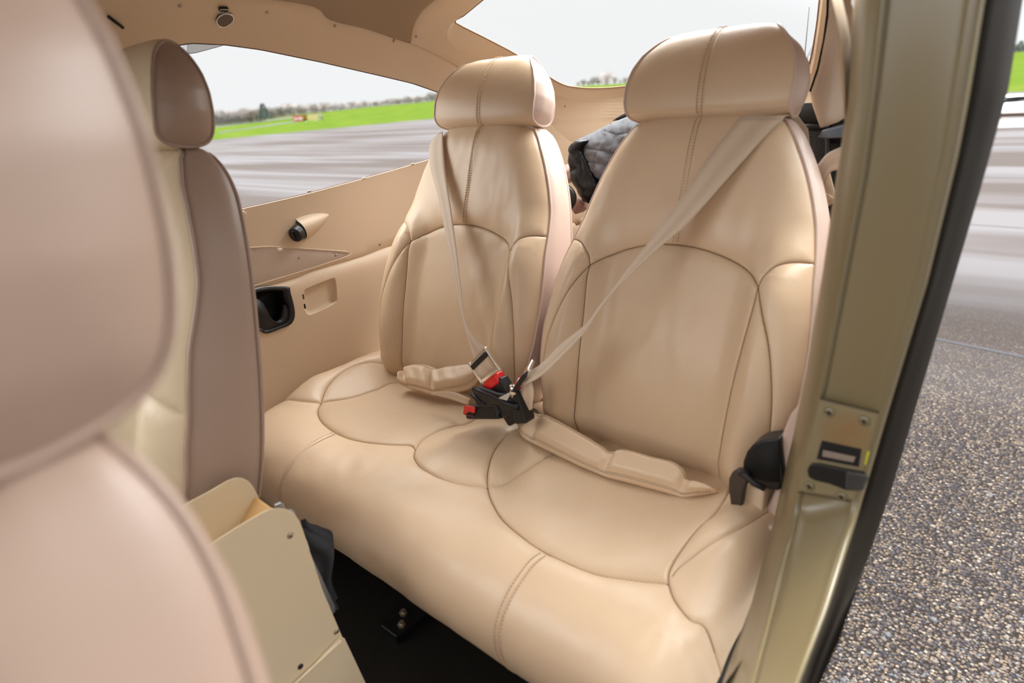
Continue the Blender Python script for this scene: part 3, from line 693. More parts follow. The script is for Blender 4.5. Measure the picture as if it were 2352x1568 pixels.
seeds = [('perforated_insert', M_PF, (-.25, .25)), ('perforated_insert', M_PF, (.30, .25)), ('perforated_lobe', M_PF, tuple(np.array(hb((850, 865))))), ('perforated_lobe', M_PF, hb((1170, 1050))),
         ('center_lobe', M_LE, hb((1040, 1050))), ('end_lobe', M_LE, hb((1600, 1230))), ('end_lobe', M_LE, hb((700, 890))), ('end_lobe', M_LE, hb((1600, 1330))), ('front_roll', M_LE, (0, .5)), ('front_roll', M_LE, (-.45, .5)), ('front_roll', M_LE, (.45, .52))]
ids = {}
for a, b, c in seeds: ids.setdefault(region_at(vc, tri, reg, c), (a, b, c))
emit_regions(lambda r: ids.get(r, ('end_lobe', M_LE, r)), vc, tri, reg, P3, T_B)
m_ = MB()
for sm_ in (seamL, seamR):
    for o_ in (-.005, .005):
        q = stitches([(a + o_, b) for a, b in sm_], lambda P: bench_p(P[:, 0], P[:, 1], .0056)); m_.add(q.V, q.F)
m_.build('stitching', M_TH, T_B)
mt_ = MB()
for s_ in BS.values():
    q_ = resamp(s_, .006); q_ = q_[(np.abs(q_[:, 0]) < .55) & (q_[:, 1] > .01) & (q_[:, 1] < SE - .01)]
    if len(q_) > 2: mt_.tube(list(bench_p(q_[:, 0], q_[:, 1], -.0036)), .0009, 6)
mt_.build('seam_shadow_thread', M_SM, T_B)  # seam shadow drawn as thin dark tubes along the cushion grooves
# ends and underside
m_ = MB(); ss = np.linspace(0, SE, 60)
for sg in (-1, 1):
    a = bench_p(np.full(60, sg * .56), ss, 0); c_ = np.array([sg * .555, -.34, .25]); m_.loft([list(a), list(a * .5 + c_ * .5), [c_] * 60])
m_.add([(-.55, -.14, .19), (.55, -.14, .19), (.55, -.548, .198), (-.55, -.548, .198)], [(0, 1, 2, 3)])
m_.build('cushion_base', M_BR, T_B)
# support foot with its bolts
fb = onz((935, 1408), 0.03)
t = thing('seat_rail_bracket', 'black metal floor bracket with two bolts under the bench front', 'bracket', (fb[0], fb[1], 0))
m_ = MB(); m_.box((fb[0], fb[1], .012), (.05, .10, .024)); m_.box((fb[0], fb[1] + .09, .10), (.03, .03, .20)); m_.build('bracket_body', M_BK, t, bevel=.003)
for dx in (-.010, .012):
    m_ = MB(); m_.disc((fb[0] + dx, fb[1] - .012 - dx, .024), (0, -.2, 1), .0085, .006, 6); m_.disc((fb[0] + dx, fb[1] - .012 - dx, .030), (0, -.2, 1), .005, .004, 16); m_.build('bolt', M_SC, t, smooth=False)

# ------------------------------------------------------------------ exterior
GZ = -.90
def gmat(name, stops, sc, rough=.9, bump=.01, stretch=(1, 1, 1), sc2=None):
    M = bpy.data.materials.new(name); M.use_nodes = True; t = M.node_tree; b = t.nodes['Principled BSDF']; b.inputs['Roughness'].default_value = 1; b.inputs['Specular IOR Level'].default_value = 0
    tc = N(t, 'ShaderNodeTexCoord'); mp = N(t, 'ShaderNodeMapping'); mp.inputs['Scale'].default_value = stretch; L(t, tc.outputs['Object'], mp.inputs[0])
    n = N(t, 'ShaderNodeTexNoise'); n.inputs['Scale'].default_value = sc; n.inputs['Detail'].default_value = 6; L(t, mp.outputs[0], n.inputs['Vector'])
    r = N(t, 'ShaderNodeValToRGB'); el = r.color_ramp.elements; el[0].position = stops[0][0]; el[0].color = (*stops[0][1], 1); el[1].position = stops[-1][0]; el[1].color = (*stops[-1][1], 1)
    for p, c in stops[1:-1]: q = el.new(p); q.color = (*c, 1)
    L(t, n.outputs['Fac'], r.inputs[0]); L(t, r.outputs[0], b.inputs['Base Color'])
    return M
M_GR = gmat('short_grass', [(.3, (.046, .075, .010)), (.5, (.055, .088, .012)), (.7, (.078, .098, .018))], .25, stretch=(1, 1, 1))
M_GR2 = gmat('dry_grass', [(.3, (.06, .07, .02)), (.7, (.075, .085, .03))], .2)
M_TX = gmat('taxiway_asphalt', [(.3, (.075, .075, .078)), (.7, (.09, .09, .093))], .3)
def apron():
    M = bpy.data.materials.new('aggregate_concrete'); M.use_nodes = True; t = M.node_tree; b = t.nodes['Principled BSDF']; b.inputs['Specular IOR Level'].default_value = .0
    tc = N(t, 'ShaderNodeTexCoord')
    v = N(t, 'ShaderNodeTexVoronoi'); v.inputs['Scale'].default_value = 85; v.inputs['Randomness'].default_value = 1; L(t, tc.outputs['Object'], v.inputs['Vector'])
    r = N(t, 'ShaderNodeValToRGB'); el = r.color_ramp.elements; el[0].position = 0; el[0].color = (.07, .07, .085, 1); el[1].position = 1; el[1].color = (.60, .50, .40, 1)
    for p, c in ((.35, (.12, .11, .12)), (.65, (.20, .165, .14)), (.88, (.32, .24, .17))): q = el.new(p); q.color = (*c, 1)
    sp = N(t, 'ShaderNodeSeparateColor'); L(t, v.outputs['Color'], sp.inputs[0]); L(t, sp.outputs[0], r.inputs[0])
    # matrix between the stones
    ms = N(t, 'ShaderNodeMapRange'); ms.inputs[1].default_value = .42; ms.inputs[2].default_value = .62; L(t, v.outputs['Distance'], ms.inputs[0])
    mx = N(t, 'ShaderNodeMix', data_type='RGBA'); L(t, ms.outputs[0], mx.inputs[0]); L(t, r.outputs[0], mx.inputs[6]); mx.inputs[7].default_value = (.055, .045, .038, 1)
    n = N(t, 'ShaderNodeTexNoise'); n.inputs['Scale'].default_value = 1.3; n.inputs['Detail'].default_value = 5; L(t, tc.outputs['Object'], n.inputs['Vector'])
    rr = N(t, 'ShaderNodeMapRange'); rr.inputs[3].default_value = .30; rr.inputs[4].default_value = .52; L(t, n.outputs['Fac'], rr.inputs[0])
    sc = N(t, 'ShaderNodeVectorMath', operation='SCALE'); L(t, mx.outputs[2], sc.inputs[0]); L(t, rr.outputs[0], sc.inputs['Scale'])
    # worn pale, damp-streaked concrete further out
    mp = N(t, 'ShaderNodeMapping'); mp.inputs['Rotation'].default_value = (0, 0, math.radians(28)); mp.inputs['Scale'].default_value = (.05, .75, 1); L(t, tc.outputs['Object'], mp.inputs[0])
    n2 = N(t, 'ShaderNodeTexNoise'); n2.inputs['Scale'].default_value = 1; n2.inputs['Detail'].default_value = 3; n2.inputs['Distortion'].default_value = .6; L(t, mp.outputs[0], n2.inputs['Vector'])
    r2 = N(t, 'ShaderNodeValToRGB'); el = r2.color_ramp.elements; el[0].position = .40; el[0].color = (.064, .055, .051, 1); el[1].position = .60; el[1].color = (.105, .100, .102, 1); L(t, n2.outputs['Fac'], r2.inputs[0])
    ln = N(t, 'ShaderNodeVectorMath', operation='DISTANCE'); ln.inputs[1].default_value = (1.2, .6, GZ); L(t, tc.outputs['Object'], ln.inputs[0])
    fr = N(t, 'ShaderNodeMapRange'); fr.inputs[1].default_value = 2.3; fr.inputs[2].default_value = 5.0; L(t, ln.outputs['Value'], fr.inputs[0])
    m2 = N(t, 'ShaderNodeMix', data_type='RGBA'); L(t, fr.outputs[0], m2.inputs[0]); L(t, sc.outputs[0], m2.inputs[6]); L(t, r2.outputs[0], m2.inputs[7]); L(t, m2.outputs[2], b.inputs['Base Color'])
    ro = N(t, 'ShaderNodeMapRange'); ro.inputs[1].default_value = .4; ro.inputs[2].default_value = .6; ro.inputs[3].default_value = .85; ro.inputs[4].default_value = .5; L(t, n2.outputs['Fac'], ro.inputs[0]); L(t, ro.outputs[0], b.inputs['Roughness'])
    inv = N(t, 'ShaderNodeMath', operation='SUBTRACT'); inv.inputs[0].default_value = 1; L(t, fr.outputs[0], inv.inputs[1])
    bp = N(t, 'ShaderNodeBump'); bp.invert = True; bp.inputs['Distance'].default_value = .006; L(t, inv.outputs[0], bp.inputs['Strength']); L(t, v.outputs['Distance'], bp.inputs['Height']); L(t, bp.outputs[0], b.inputs['Normal'])
    return M
M_AP = apron()
def flat(name, P, z, mt):
    o = obj(name, [(p[0], p[1], z) for p in P], [tuple(range(len(P)))], mt, None, smooth=False); o['kind'] = 'structure'; return o
def gp(p): return onz(p, GZ)
# apron edge from the picture: seen through the side window and past the door pillar
a = gp((480, 322)); b = gp((1010, 271)); c = gp((2352, 210)); c0 = gp((2260, 214))
flat('grass_field', [(-900, -700), (900, -700), (900, 900), (-900, 900)], GZ - .06, M_GR)
flat('apron', [(a[0], -300), (a[0], a[1]), (b[0], b[1]), (b[0] + 1.5, b[1] + 3), (c0[0] - 30, c0[1] + 8), (c0[0], c0[1]), (c[0], c[1]), (260, 30), (260, -300)], GZ, M_AP)
stripA = [(490, 290), (675, 268), (774, 260.5), (870, 251), (1010, 239), (1010, 241.5), (870, 254), (774, 264), (675, 270.5), (490, 293)]
stripB = [(500, 304), (677, 278), (732, 271.5), (800, 262), (880, 253), (880, 254.5), (800, 264.5), (732, 274), (677, 280.5), (500, 306)]
stripC = [(2230, 149), (2352, 135), (2420, 128), (2420, 145), (2352, 151), (2230, 163)]
for nm_, s_ in (('taxiway_strip', stripA), ('taxiway_strip', stripB), ('taxiway_strip', stripC)): flat(nm_, [onz(p, GZ - .05) for p in s_], GZ - .045, M_TX)
flat('grass_field', [onz(p, GZ) for p in ((480, 286), (675, 262), (774, 253), (870, 245), (1010, 237.5), (1010, 239), (870, 250.5), (774, 260), (675, 267.5), (480, 289))], GZ - .044, M_GR2)
# dark slab strip with tan joints beyond the tailplane
flat('apron_slab_strip', [onz(p, GZ) for p in ((2200, 276), (2352, 271), (2500, 266), (2500, 288), (2352, 292), (2200, 297))], GZ + .004, mat('dark_concrete', (.075, .072, .075), .6))
for i, x_ in enumerate((2262, 2302, 2335)):
    flat('slab_joint', [onz(p, GZ) for p in ((x_ + 6, 272), (x_ + 9, 272), (x_ - 7, 293), (x_ - 10, 293))], GZ + .008, mat('joint_tan', (.17, .135, .1), .8))
# pale joints across the apron
for (p, q, w_) in (((2205, 342), (2352, 341), 1.2), ((2190, 404), (2352, 408), 1.6), ((2180, 512), (2352, 524), 1.5), ((2110, 770), (2352, 820), 5)):
    flat('slab_joint', [onz(k, GZ) for k in ((p[0], p[1] - w_ / 2), (q[0], q[1] - w_ / 2), (q[0], q[1] + w_ / 2), (p[0], p[1] + w_ / 2))], GZ + .003, mat('joint_grey', (.035, .035, .04), .9))
# loose pebbles standing proud of the near concrete
PEB = [mat('pebble_%s' % k, c_, .6) for k, c_ in (('pale', (.11, .092, .07)), ('tan', (.08, .055, .036)), ('slate', (.034, .037, .044)), ('brown', (.045, .034, .024)))]
m4 = [MB() for _ in PEB]
for i in range(900):
    px_ = random.uniform(1860, 2352); py_ = 1568 - 640 * random.random() ** 1.6
    q = gp((px_, py_))
    r = random.uniform(.0025, .0065) * (1.8 if random.random() < .05 else 1); an = random.random() * 3.14; b_ = m4[random.randrange(4)]; V = []
    for j, (rr_, zz) in enumerate(((1, 0), (.85, .45), (.45, .7))):
        for k in range(7):
            t_ = k * 2 * math.pi / 7; xx, yy_ = math.cos(t_) * r * rr_ * 1.35, math.sin(t_) * r * rr_
            V.append((q[0] + xx * math.cos(an) - yy_ * math.sin(an), q[1] + xx * math.sin(an) + yy_ * math.cos(an), GZ + zz * r * .5))
    b_.add(V, [(j * 7 + k, j * 7 + (k + 1) % 7, (j + 1) * 7 + (k + 1) % 7, (j + 1) * 7 + k) for j in range(2) for k in range(7)] + [tuple(14 + k for k in range(7))])
for b_, mt_, w_ in zip(m4, PEB, ('pale', 'tan', 'slate grey', 'brown')):
    b_.build('pebbles', mt_, None, kind='stuff', label='scattered %s pebbles set in the concrete apron outside the door' % w_, category='pebbles')

# trees on the horizon
M_BT = mat('hazed_bare_twigs', (.25, .235, .225), .95); M_BT2 = mat('hazed_russet_twigs', (.27, .235, .215), .95); M_FIR = mat('fir_needles', (.07, .11, .10), .95)  # twig colours greyed and lightened to carry the distance haze
def tree_mesh(seed, fir=False, dense=1.0):
    rnd = random.Random(seed); m_ = MB()
    if fir:
        m_.tube([(0, 0, 0), (0, 0, .9)], [.02, .004], 5)
        for i in range(1500):
            z = rnd.random(); r = (.36 * (1 - z) ** .6 + .05) * (z > .05); an = rnd.random() * 6.283; rr_ = r * rnd.random() ** .4; c_ = Vector((rr_ * math.cos(an), rr_ * math.sin(an), z))
            d_ = Vector((math.cos(an), math.sin(an), rnd.uniform(-.4, .6))) * .05; e_ = Vector((rnd.gauss(0, 1), rnd.gauss(0, 1), rnd.gauss(0, 1))) * .022
            m_.add([c_ - e_, c_ + e_, c_ + d_], [(0, 1, 2)])
        return m_
    m_.tube([(0, 0, 0), (.01, 0, .3), (0, .02, .75)], [.03, .02, .006], 5)
    lobes = [(Vector((rnd.uniform(-.26, .26), rnd.uniform(-.26, .26), rnd.uniform(.3, .78))), rnd.uniform(.16, .27)) for _ in range(9)] + [(Vector((0, 0, .72)), .28), (Vector((.1, 0, .25)), .24), (Vector((-.1, .1, .2)), .22)]
    for c_, r_ in lobes:
        m_.tube([(0, 0, c_.z * .4), c_], [.012, .004], 4, caps=False)
        for _ in range(int(230 * dense)):
            d_ = Vector((rnd.gauss(0, 1), rnd.gauss(0, 1), rnd.gauss(0, 1))).normalized(); p = c_ + d_ * r_ * rnd.random() ** .5
            e_ = (d_ + Vector((rnd.gauss(0, .5), rnd.gauss(0, .5), rnd.gauss(.3, .5)))).normalized() * .085; w_ = e_.orthogonal().normalized() * .0055
            m_.add([p - w_, p + w_, p + e_], [(0, 1, 2)])
    return m_
protos = []
for k in range(5):
    m_ = tree_mesh(k + 3, dense=1.2); V = np.array(m_.V); V[:, 2] /= V[:, 2].max(); V[:, :2] *= .55 / np.abs(V[:, :2]).max(); m_.V = [tuple(v) for v in V]; me = m_.build('bare_tree', M_BT if k % 2 else M_BT2, None, smooth=False); protos.append(me)
fm = tree_mesh(99, True); fo = fm.build('fir_tree', M_FIR, None, smooth=False)
usedp = set()
def plant(px_, base, top, D, k, label, cat='tree', group=None, wide=1.0):
    d = ray(px_, base); s = D / math.hypot(d[0], d[1]); p = CAM + d * s; h = (base - top) / FPX * (s)
    src = fo if k == 'fir' else protos[k]
    if k in usedp: o = src.copy(); COL.objects.link(o)
    else: o = src; usedp.add(k)
    o.location = tuple(p); o.scale = (h * wide, h * wide, h); o.rotation_euler = (0, 0, px_ * 1.7)
    o['label'] = label; o['category'] = cat
    if group: o['group'] = group
random.seed(5)
prof = [(490, 262, 288), (515, 254, 286), (560, 252, 282), (590, 246, 279), (620, 243, 273), (650, 240, 267), (675, 238, 264), (700, 239, 261), (740, 237, 258), (765, 238, 254), (790, 237, 252), (830, 233, 247), (865, 228, 244), (895, 225, 241), (930, 222, 238), (965, 219, 235), (1000, 212, 231), (1040, 208, 227)]
for i in range(64):
    x_ = 486 + i * 8.7; tp = np.interp(x_, [p[0] for p in prof], [p[1] for p in prof]); bs_ = np.interp(x_, [p[0] for p in prof], [p[2] for p in prof])
    plant(x_, bs_ + 1, tp - random.uniform(-4, 3), 250 + (i % 3) * 9, i % 5, 'hazy leafless tree in the far tree line seen through the side window', group='far tree line through the side window', wide=1.35)
plant(609, 274, 240, 240, 'fir', 'dark green fir standing out of the grey tree line', wide=1.0)
for j, (x_, tp, w_) in enumerate(((1328, 186, 1.3), (1340, 182, 1.3), (1352, 185, 1.4), (1362, 178, 1.2), (1374, 172, 1.2), (1412, 176, 1.2), (1424, 181, 1.5), (1436, 177, 1.3), (1448, 174, 1.2), (1458, 178, 1.4), (1470, 178, 1.3), (1482, 176, 1.3))):
    plant(x_, 197 - (x_ - 1330) * .05, tp, 200 + (j % 3) * 7, j % 5, 'low leafless tree on the horizon seen through the rear window', group='trees through the rear window', wide=w_)
plant(1394, 196, 162, 196, 2, 'tallest round-crowned leafless tree seen through the rear window between the headrests', wide=1.3)
for i in range(12):
    x_ = 2272 + i * 8.5; plant(x_, 124 - (x_ - 2270) * .06, (98, 103, 99, 102, 100, 96, 101, 99)[i % 8], 260, i % 5, 'leafless tree in the line beyond the door pillar', group='tree line beyond the door pillar', wide=1.2)
plant(2318, 120, 100, 250, 'fir', 'dark evergreen at the right edge beyond the door pillar, nearer the pillar', wide=1.0); plant(2342, 118, 96, 250, 'fir', 'dark evergreen at the extreme right edge of the view', wide=1.1)
# low rise under the far trees
def bank(pts, D0, D1, nm_):
    A = []; B = []
    for x_, y_ in pts:
        d = ray(x_, y_); h = math.hypot(d[0], d[1]); B.append(CAM + d * D1 / h); q = CAM + d * D0 / h; A.append((q[0], q[1], GZ - .06))
    m_ = MB(); m_.loft([A, B, [(p[0] * 1.3, p[1] * 1.3, p[2] - 6) for p in B]]); o = m_.build(nm_, M_GR, None); o['kind'] = 'structure'
bank([(p[0], p[2]) for p in prof[8:]] + [(1100, 222), (1200, 213), (1330, 197), (1480, 189), (1700, 172), (1900, 155), (2100, 135), (2270, 124), (2400, 114)], 150, 262, 'grass_bank')

# runway sign
sb_, se_ = ony((675, 282), 64) * 0 + onz((675, 284), GZ), onz((731, 277), GZ)
Dd = np.linalg.norm(se_ - CAM) * .45
def at_dist(p, D): d = ray(*p); return CAM + d * (D / math.hypot(d[0], d[1]))
D_s = float(np.hypot(*(onz((703, 284.5), GZ) - CAM)[:2]))
P1 = at_dist((674.5, 281), D_s); P2 = at_dist((696.5, 277.5), D_s); P3_ = at_dist((707, 277), D_s); P4 = at_dist((731, 274), D_s)
P1[2] = P2[2] = P3_[2] = P4[2] = (P1[2] + P4[2]) / 2
T_S = thing('runway_sign', 'small red, black and yellow runway sign on the far grass', 'sign', (P1 + P4) / 2 * np.array([1, 1, 0]) + np.array([0, 0, GZ]))
hS = 11.5 / FPX * np.linalg.norm(P1 - CAM)
up_ = np.array([0, 0, 1.]); inw = (P4 - P1) / np.linalg.norm(P4 - P1); nrmS = np.cross(inw, up_)
if nrmS @ (CAM - P1) < 0: nrmS = -nrmS
TXT = []
for (A, B, col, nm_, txt, tc_) in ((P1, P2, (.42, .02, .02), 'red_panel', '24-06', (.8, .75, .78)), (P2, P3_, (.05, .03, .02), 'black_panel', 'F1', (.6, .35, .02)), (P3_, P4, (.55, .46, .22), 'yellow_panel', '', None)):
    m_ = MB(); m_.prism([A, B, B + up_ * hS, A + up_ * hS], -nrmS * .15); pn = m_.build(nm_, mat('sign_' + nm_, col, .5), T_S, smooth=False)
    if txt:
        cu = bpy.data.curves.new('sign_lettering', 'FONT'); cu.body = txt; cu.align_x = 'CENTER'; cu.align_y = 'CENTER'; cu.extrude = .01; cu.offset = .02
        w_ = np.linalg.norm(B - A); cu.size = hS * .8
        to = bpy.data.objects.new('sign_lettering', cu); COL.objects.link(to); M3 = Matrix((tuple(np.cross(up_, nrmS)), tuple(up_), tuple(nrmS))).transposed().to_4x4()
        bpy.context.view_layer.update(); sx = min(1.2, w_ * .9 / max(.01, to.dimensions.x))
        c_ = (A + B) / 2 + up_ * hS * .47 + nrmS * .03; to.matrix_world = Matrix.Translation(Vector(c_)) @ M3 @ Matrix.Diagonal((sx, 1, 1, 1))
        dg = bpy.context.evaluated_depsgraph_get(); bpy.context.view_layer.update(); me = bpy.data.meshes.new_from_object(to.evaluated_get(dg)); mw = to.matrix_world.copy()
        V = [mw @ v.co for v in me.vertices]; Fs = [tuple(p.vertices) for p in me.polygons]; bpy.data.objects.remove(to)
        TXT.append(obj('sign_lettering', V, Fs, mat('lettering_' + nm_, tc_, .5), pn, smooth=False))
m_ = MB()
for k in (.1, .5, .9): q = P1 * (1 - k) + P4 * k - nrmS * .07; m_.tube([(q[0], q[1], GZ), q], .05, 8)
m_.build('post', M_AL, T_S)

# our own tailplane with papers lying on it
M_WP = mat('white_aircraft_paint', (.42, .42, .43), .3, coat=.4)
ZT = .615
T_T = thing('tailplane', 'white horizontal tailplane with brown shadow line under its edge, visible right of the door pillar', 'aircraft tail', (0, 5.6, ZT))
m_ = MB(); rows = []
pr = [(5.02, 0), (5.06, .035), (5.2, .06), (5.6, .05), (6.0, .012), (6.0, .0), (5.5, -.03), (5.15, -.035), (5.04, -.02)]
for x_ in (-1.7, 1.7): rows.append([(x_, y_ + .0, ZT + z_) for y_, z_ in pr])
m_.loft(rows, closed=True, capends=True); m_.build('stabiliser', M_WP, T_T, bevel=.004)
m_ = MB(); m_.tube([(-1.7, 5.015, ZT - .012), (1.7, 5.015, ZT - .012)], .014, 6); m_.build('leading_edge_shadow', mat('edge_shadow_brown', (.07, .045, .03), .6), T_T)  # brown tube standing in for the shadow line below the leading edge
m_ = MB(); m_.loft([[(cx_ + hw_ * math.cos(a_), y_, (z0_ + z1_) / 2 + (z1_ - z0_) / 2 * math.sin(a_)) for a_ in np.linspace(0, 2 * math.pi, 24, endpoint=False)] for y_, cx_, hw_, z0_, z1_ in ((.64, 0, .34, .25, .90), (1.5, -.05, .22, .30, .86), (3.0, -.14, .12, .38, .76), (5.3, -.3, .05, .45, .62))], closed=True, capends=True); m_.build('tail_cone', M_WP, T_T)
for (dx, dy, rz, nm_, lb) in ((.16, 5.5, .2, 'paper_sheets', 'loose white papers lying on the tailplane, nearest the door pillar'), (.52, 5.45, -.1, 'paper_sheets', 'white papers with blue edges on the tailplane at the right border')):
    m_ = MB(); 
    for k in range(4):
        Mz = np.array(Matrix.Rotation(rz + k * .15, 3, 'Z')); rows = [[np.array((dx, dy, ZT + .066 + k * .006)) + Mz @ np.array((x_, y_, .010 * math.sin(x_ * 9 + k) + .012 * (y_ > .1))) for x_ in np.linspace(-.20, .20, 9)] for y_ in np.linspace(-.15, .15, 6)]
        m_.loft(rows)
    m_.build(nm_, mat('white_paper', (.44, .44, .46), .7), None, label=lb, category='papers')
# whip antenna and parked light aircraft behind
b_ = ony((1846, 152), 1.5); t_ = ony((1859, 16), 1.5)
m_ = MB(); m_.tube([np.array([b_[0], b_[1], .84]), b_, t_], [.004, .0022, .0012], 6); m_.disc((b_[0], b_[1], .84), (0, 0, 1), .02, .02)
m_.build('whip_antenna', M_BR, None, label='thin dark whip antenna rising behind the right headrest', category='antenna')
D_p = 26
def ad(p, extra=0): return at_dist(p, D_p + extra)
T_P = thing('parked_aeroplane', 'small white parked aeroplane seen through the rear window beside the right headrest', 'aeroplane', at_dist((1860, 168), D_p) * np.array([1, 1, 0]) + np.array([0, 0, GZ]))
dp = ray(1860, 130); dp = np.array([dp[0], dp[1], 0]); dp /= np.linalg.norm(dp)
m_ = MB(); m_.prism([ad((1822, 168)), ad((1900, 168)), ad((1900, 128)), ad((1872, 134)), ad((1850, 126)), ad((1838, 132)), ad((1826, 148))], dp * 1.0); m_.build('fuselage', M_WP, T_P, bevel=.15)
m_ = MB(); m_.prism([ad((1850, 132)), ad((1864, 128)), ad((1885, 96)), ad((1872, 98)), ad((1862, 108))], dp * .12); m_.build('tail_fin', mat('grey_aircraft_paint', (.30, .31, .33), .4), T_P, bevel=.02)
m_ = MB()
for p_ in ((1835, 168), (1885, 168)): q_ = ad(p_, .4); m_.tube([(q_[0], q_[1], GZ), q_ + np.array([0, 0, .1])], .06, 8); m_.disc((q_[0] - .06, q_[1], GZ + .2), (1, 0, 0), .2, .12, 20)
m_.build('landing_gear', M_BR, T_P)
m_ = MB(); m_.prism([ad((1815, 172)), ad((1900, 172)), ad((1900, 167)), ad((1815, 167))], dp * 1.5); m_.build('wing', mat('grey_aircraft_paint', (.3, .31, .33), .4), T_P, bevel=.01)
# grey outer skin of the far cabin door, glimpsed above the front seat headrest
q = [onx(p, -.72) for p in ((430, 92), (520, 104), (500, 110), (452, 123), (430, 126))]
m_ = MB(); m_.prism(q, (-.02, 0, .01)); m_.build('outer_door_skin', mat('grey_door_skin', (.11, .115, .125), .45), WL, smooth=False, bevel=.003)

# ------------------------------------------------------------------ rear door pillar (jamb of the open door)
def px_curve(P, ys): # P: (x, y) list, resampled by image height
    P = np.array(P, float); return np.stack([np.interp(ys, P[:, 1], P[:, 0]), ys], 1)
ys = np.linspace(-80, 1640, 60)
c1 = px_curve([(1968, -80), (1960, 0), (1946, 240), (1922, 400), (1893, 600), (1852, 850), (1822, 1000), (1776, 1200), (1722, 1400), (1660, 1568), (1635, 1640)], ys)
c2 = px_curve([(2043, -80), (2038, 0), (2015, 200), (1988, 400), (1950, 600), (1902, 850), (1872, 1000), (1825, 1200), (1772, 1400), (1727, 1568), (1708, 1640)], ys)
c3 = px_curve([(2283, -80), (2262, 0), (2204, 350), (2134, 650), (2040, 950), (1966, 1200), (1905, 1400), (1842, 1568), (1815, 1640)], ys)
c4 = px_curve([(2325, -80), (2312, 0), (2278, 220), (2210, 470), (2138, 720), (2072, 950), (2000, 1200), (1930, 1400), (1866, 1568), (1840, 1640)], ys)
rows = []; seal_rows = []
for i in range(len(ys)):
    yo = -.27 * float(np.clip((ys[i] - 1150) / 420, 0, 1.2)) ** 1.3   # the frame sweeps forward towards the sill
    A = ony(c1[i], -.300 + yo); B = ony(c2[i], -.352 + yo); C_ = ony(c3[i], -.360 + yo); D_ = ony(c4[i], -.315 + yo)
    r = []
    # inner face (runs aft, away from the viewer), rounded flange, seam, flat jamb, rounded outer lip, outer skin
    r += [A + np.array([-.004, .10, 0]), A + np.array([-.006, .03, 0]), A + np.array([-.001, .006, 0])]
    for t in (.0, .12, .3, .5, .7, .88): P_ = A * (1 - t) + B * t; r.append(P_ + np.array([0, -.010 * math.sin(math.pi * t) ** .7, 0]))
    r += [B + np.array([-.002, .000, 0]), B + np.array([-.0005, .005, 0]), B + np.array([.001, .005, 0]), B + np.array([.003, 0, 0])]
    for t in (.06, .2, .4, .6, .75, .83): r.append(B * (1 - t) + C_ * t + np.array([0, .004 * math.sin(math.pi * t), 0]))
    for t in (0, .12, .24): r.append(C_ * (1 - t) + D_ * t + np.array([-.003, -.005 * (1 - t), 0]))
    q_ = [r[-1]] + [C_ * (1 - t) + D_ * t + np.array([0, -.003 * math.sin(math.pi * t), 0]) for t in (.3, .5, .75, 1)] + [D_ + np.array([.003, .02, 0]), D_ + np.array([.0, .10, 0])]
    seal_rows.append(q_)
    rows.append(r)
m_ = MB(); m_.loft(rows); PIL = m_.build('door_1', M_JB, None); PIL['kind'] = 'structure'
# dark rubber seal on the outer edge
m_ = MB(); m_.loft(seal_rows); m_.build('door_seal', mat('door_seal_dark', (.010, .007, .004), .7, spec=.1), PIL)
# striker plate with slots, screws, rust
def pj(p, off=0): return ony(p, -.3585 - off)
T_K = PIL
pl_ = [(1882, 918), (2026, 953), (2014, 1000), (1992, 1090), (1975, 1150), (1832, 1126), (1852, 1040), (1868, 975)]
def platemat():
    M = bpy.data.materials.new('rust_stained_plate'); M.use_nodes = True; t = M.node_tree; b = t.nodes['Principled BSDF']; b.inputs['Roughness'].default_value = .4
    tc = N(t, 'ShaderNodeTexCoord'); n = N(t, 'ShaderNodeTexNoise'); n.inputs['Scale'].default_value = 45; n.inputs['Detail'].default_value = 4; L(t, tc.outputs['Object'], n.inputs['Vector'])
    c_ = pj((1945, 1000)); ln = N(t, 'ShaderNodeVectorMath', operation='DISTANCE'); ln.inputs[1].default_value = tuple(c_); L(t, tc.outputs['Object'], ln.inputs[0])
    r = N(t, 'ShaderNodeMapRange'); r.inputs[1].default_value = .034; r.inputs[2].default_value = .012; L(t, ln.outputs['Value'], r.inputs[0])
    mm = N(t, 'ShaderNodeMath', operation='MULTIPLY'); L(t, r.outputs[0], mm.inputs[0]); L(t, n.outputs['Fac'], mm.inputs[1])
    mx = N(t, 'ShaderNodeMix', data_type='RGBA'); mx.inputs[6].default_value = (.225, .185, .105, 1); mx.inputs[7].default_value = (.24, .10, .015, 1); L(t, mm.outputs[0], mx.inputs[0]); L(t, mx.outputs[2], b.inputs['Base Color'])
    return M
KP = MB(); KP.prism([pj(p, .001) for p in pl_], (0, .003, 0)); kp = KP.build('striker_plate', platemat(), PIL, smooth=False, bevel=.0008)
sl_ = [(1888, 1012), (1978, 1032), (1972, 1072), (1940, 1066), (1876, 1054), (1882, 1030)]
m_ = MB(); m_.prism([pj(p, .0022) for p in sl_], (0, .001, 0)); m_.build('latch_slot', M_DK, kp, smooth=False)
m_ = MB(); m_.prism([pj(p, .0045) for p in ((1890, 1034), (1965, 1050), (1960, 1062), (1888, 1048))], (0, .002, 0)); m_.build('latch_bar', mat('latch_pewter', (.30, .24, .20), .4, metal=.3), kp, bevel=.0006)
m_ = MB(); m_.prism([pj(p, .006) for p in ((1853, 1080), (1862, 1066), (1880, 1066), (1940, 1078), (1985, 1086), (1994, 1100), (1980, 1128), (1940, 1126), (1905, 1112), (1870, 1104), (1856, 1096))], (0, .005, 0)); m_.build('latch_strap', M_BK, kp, bevel=.002)
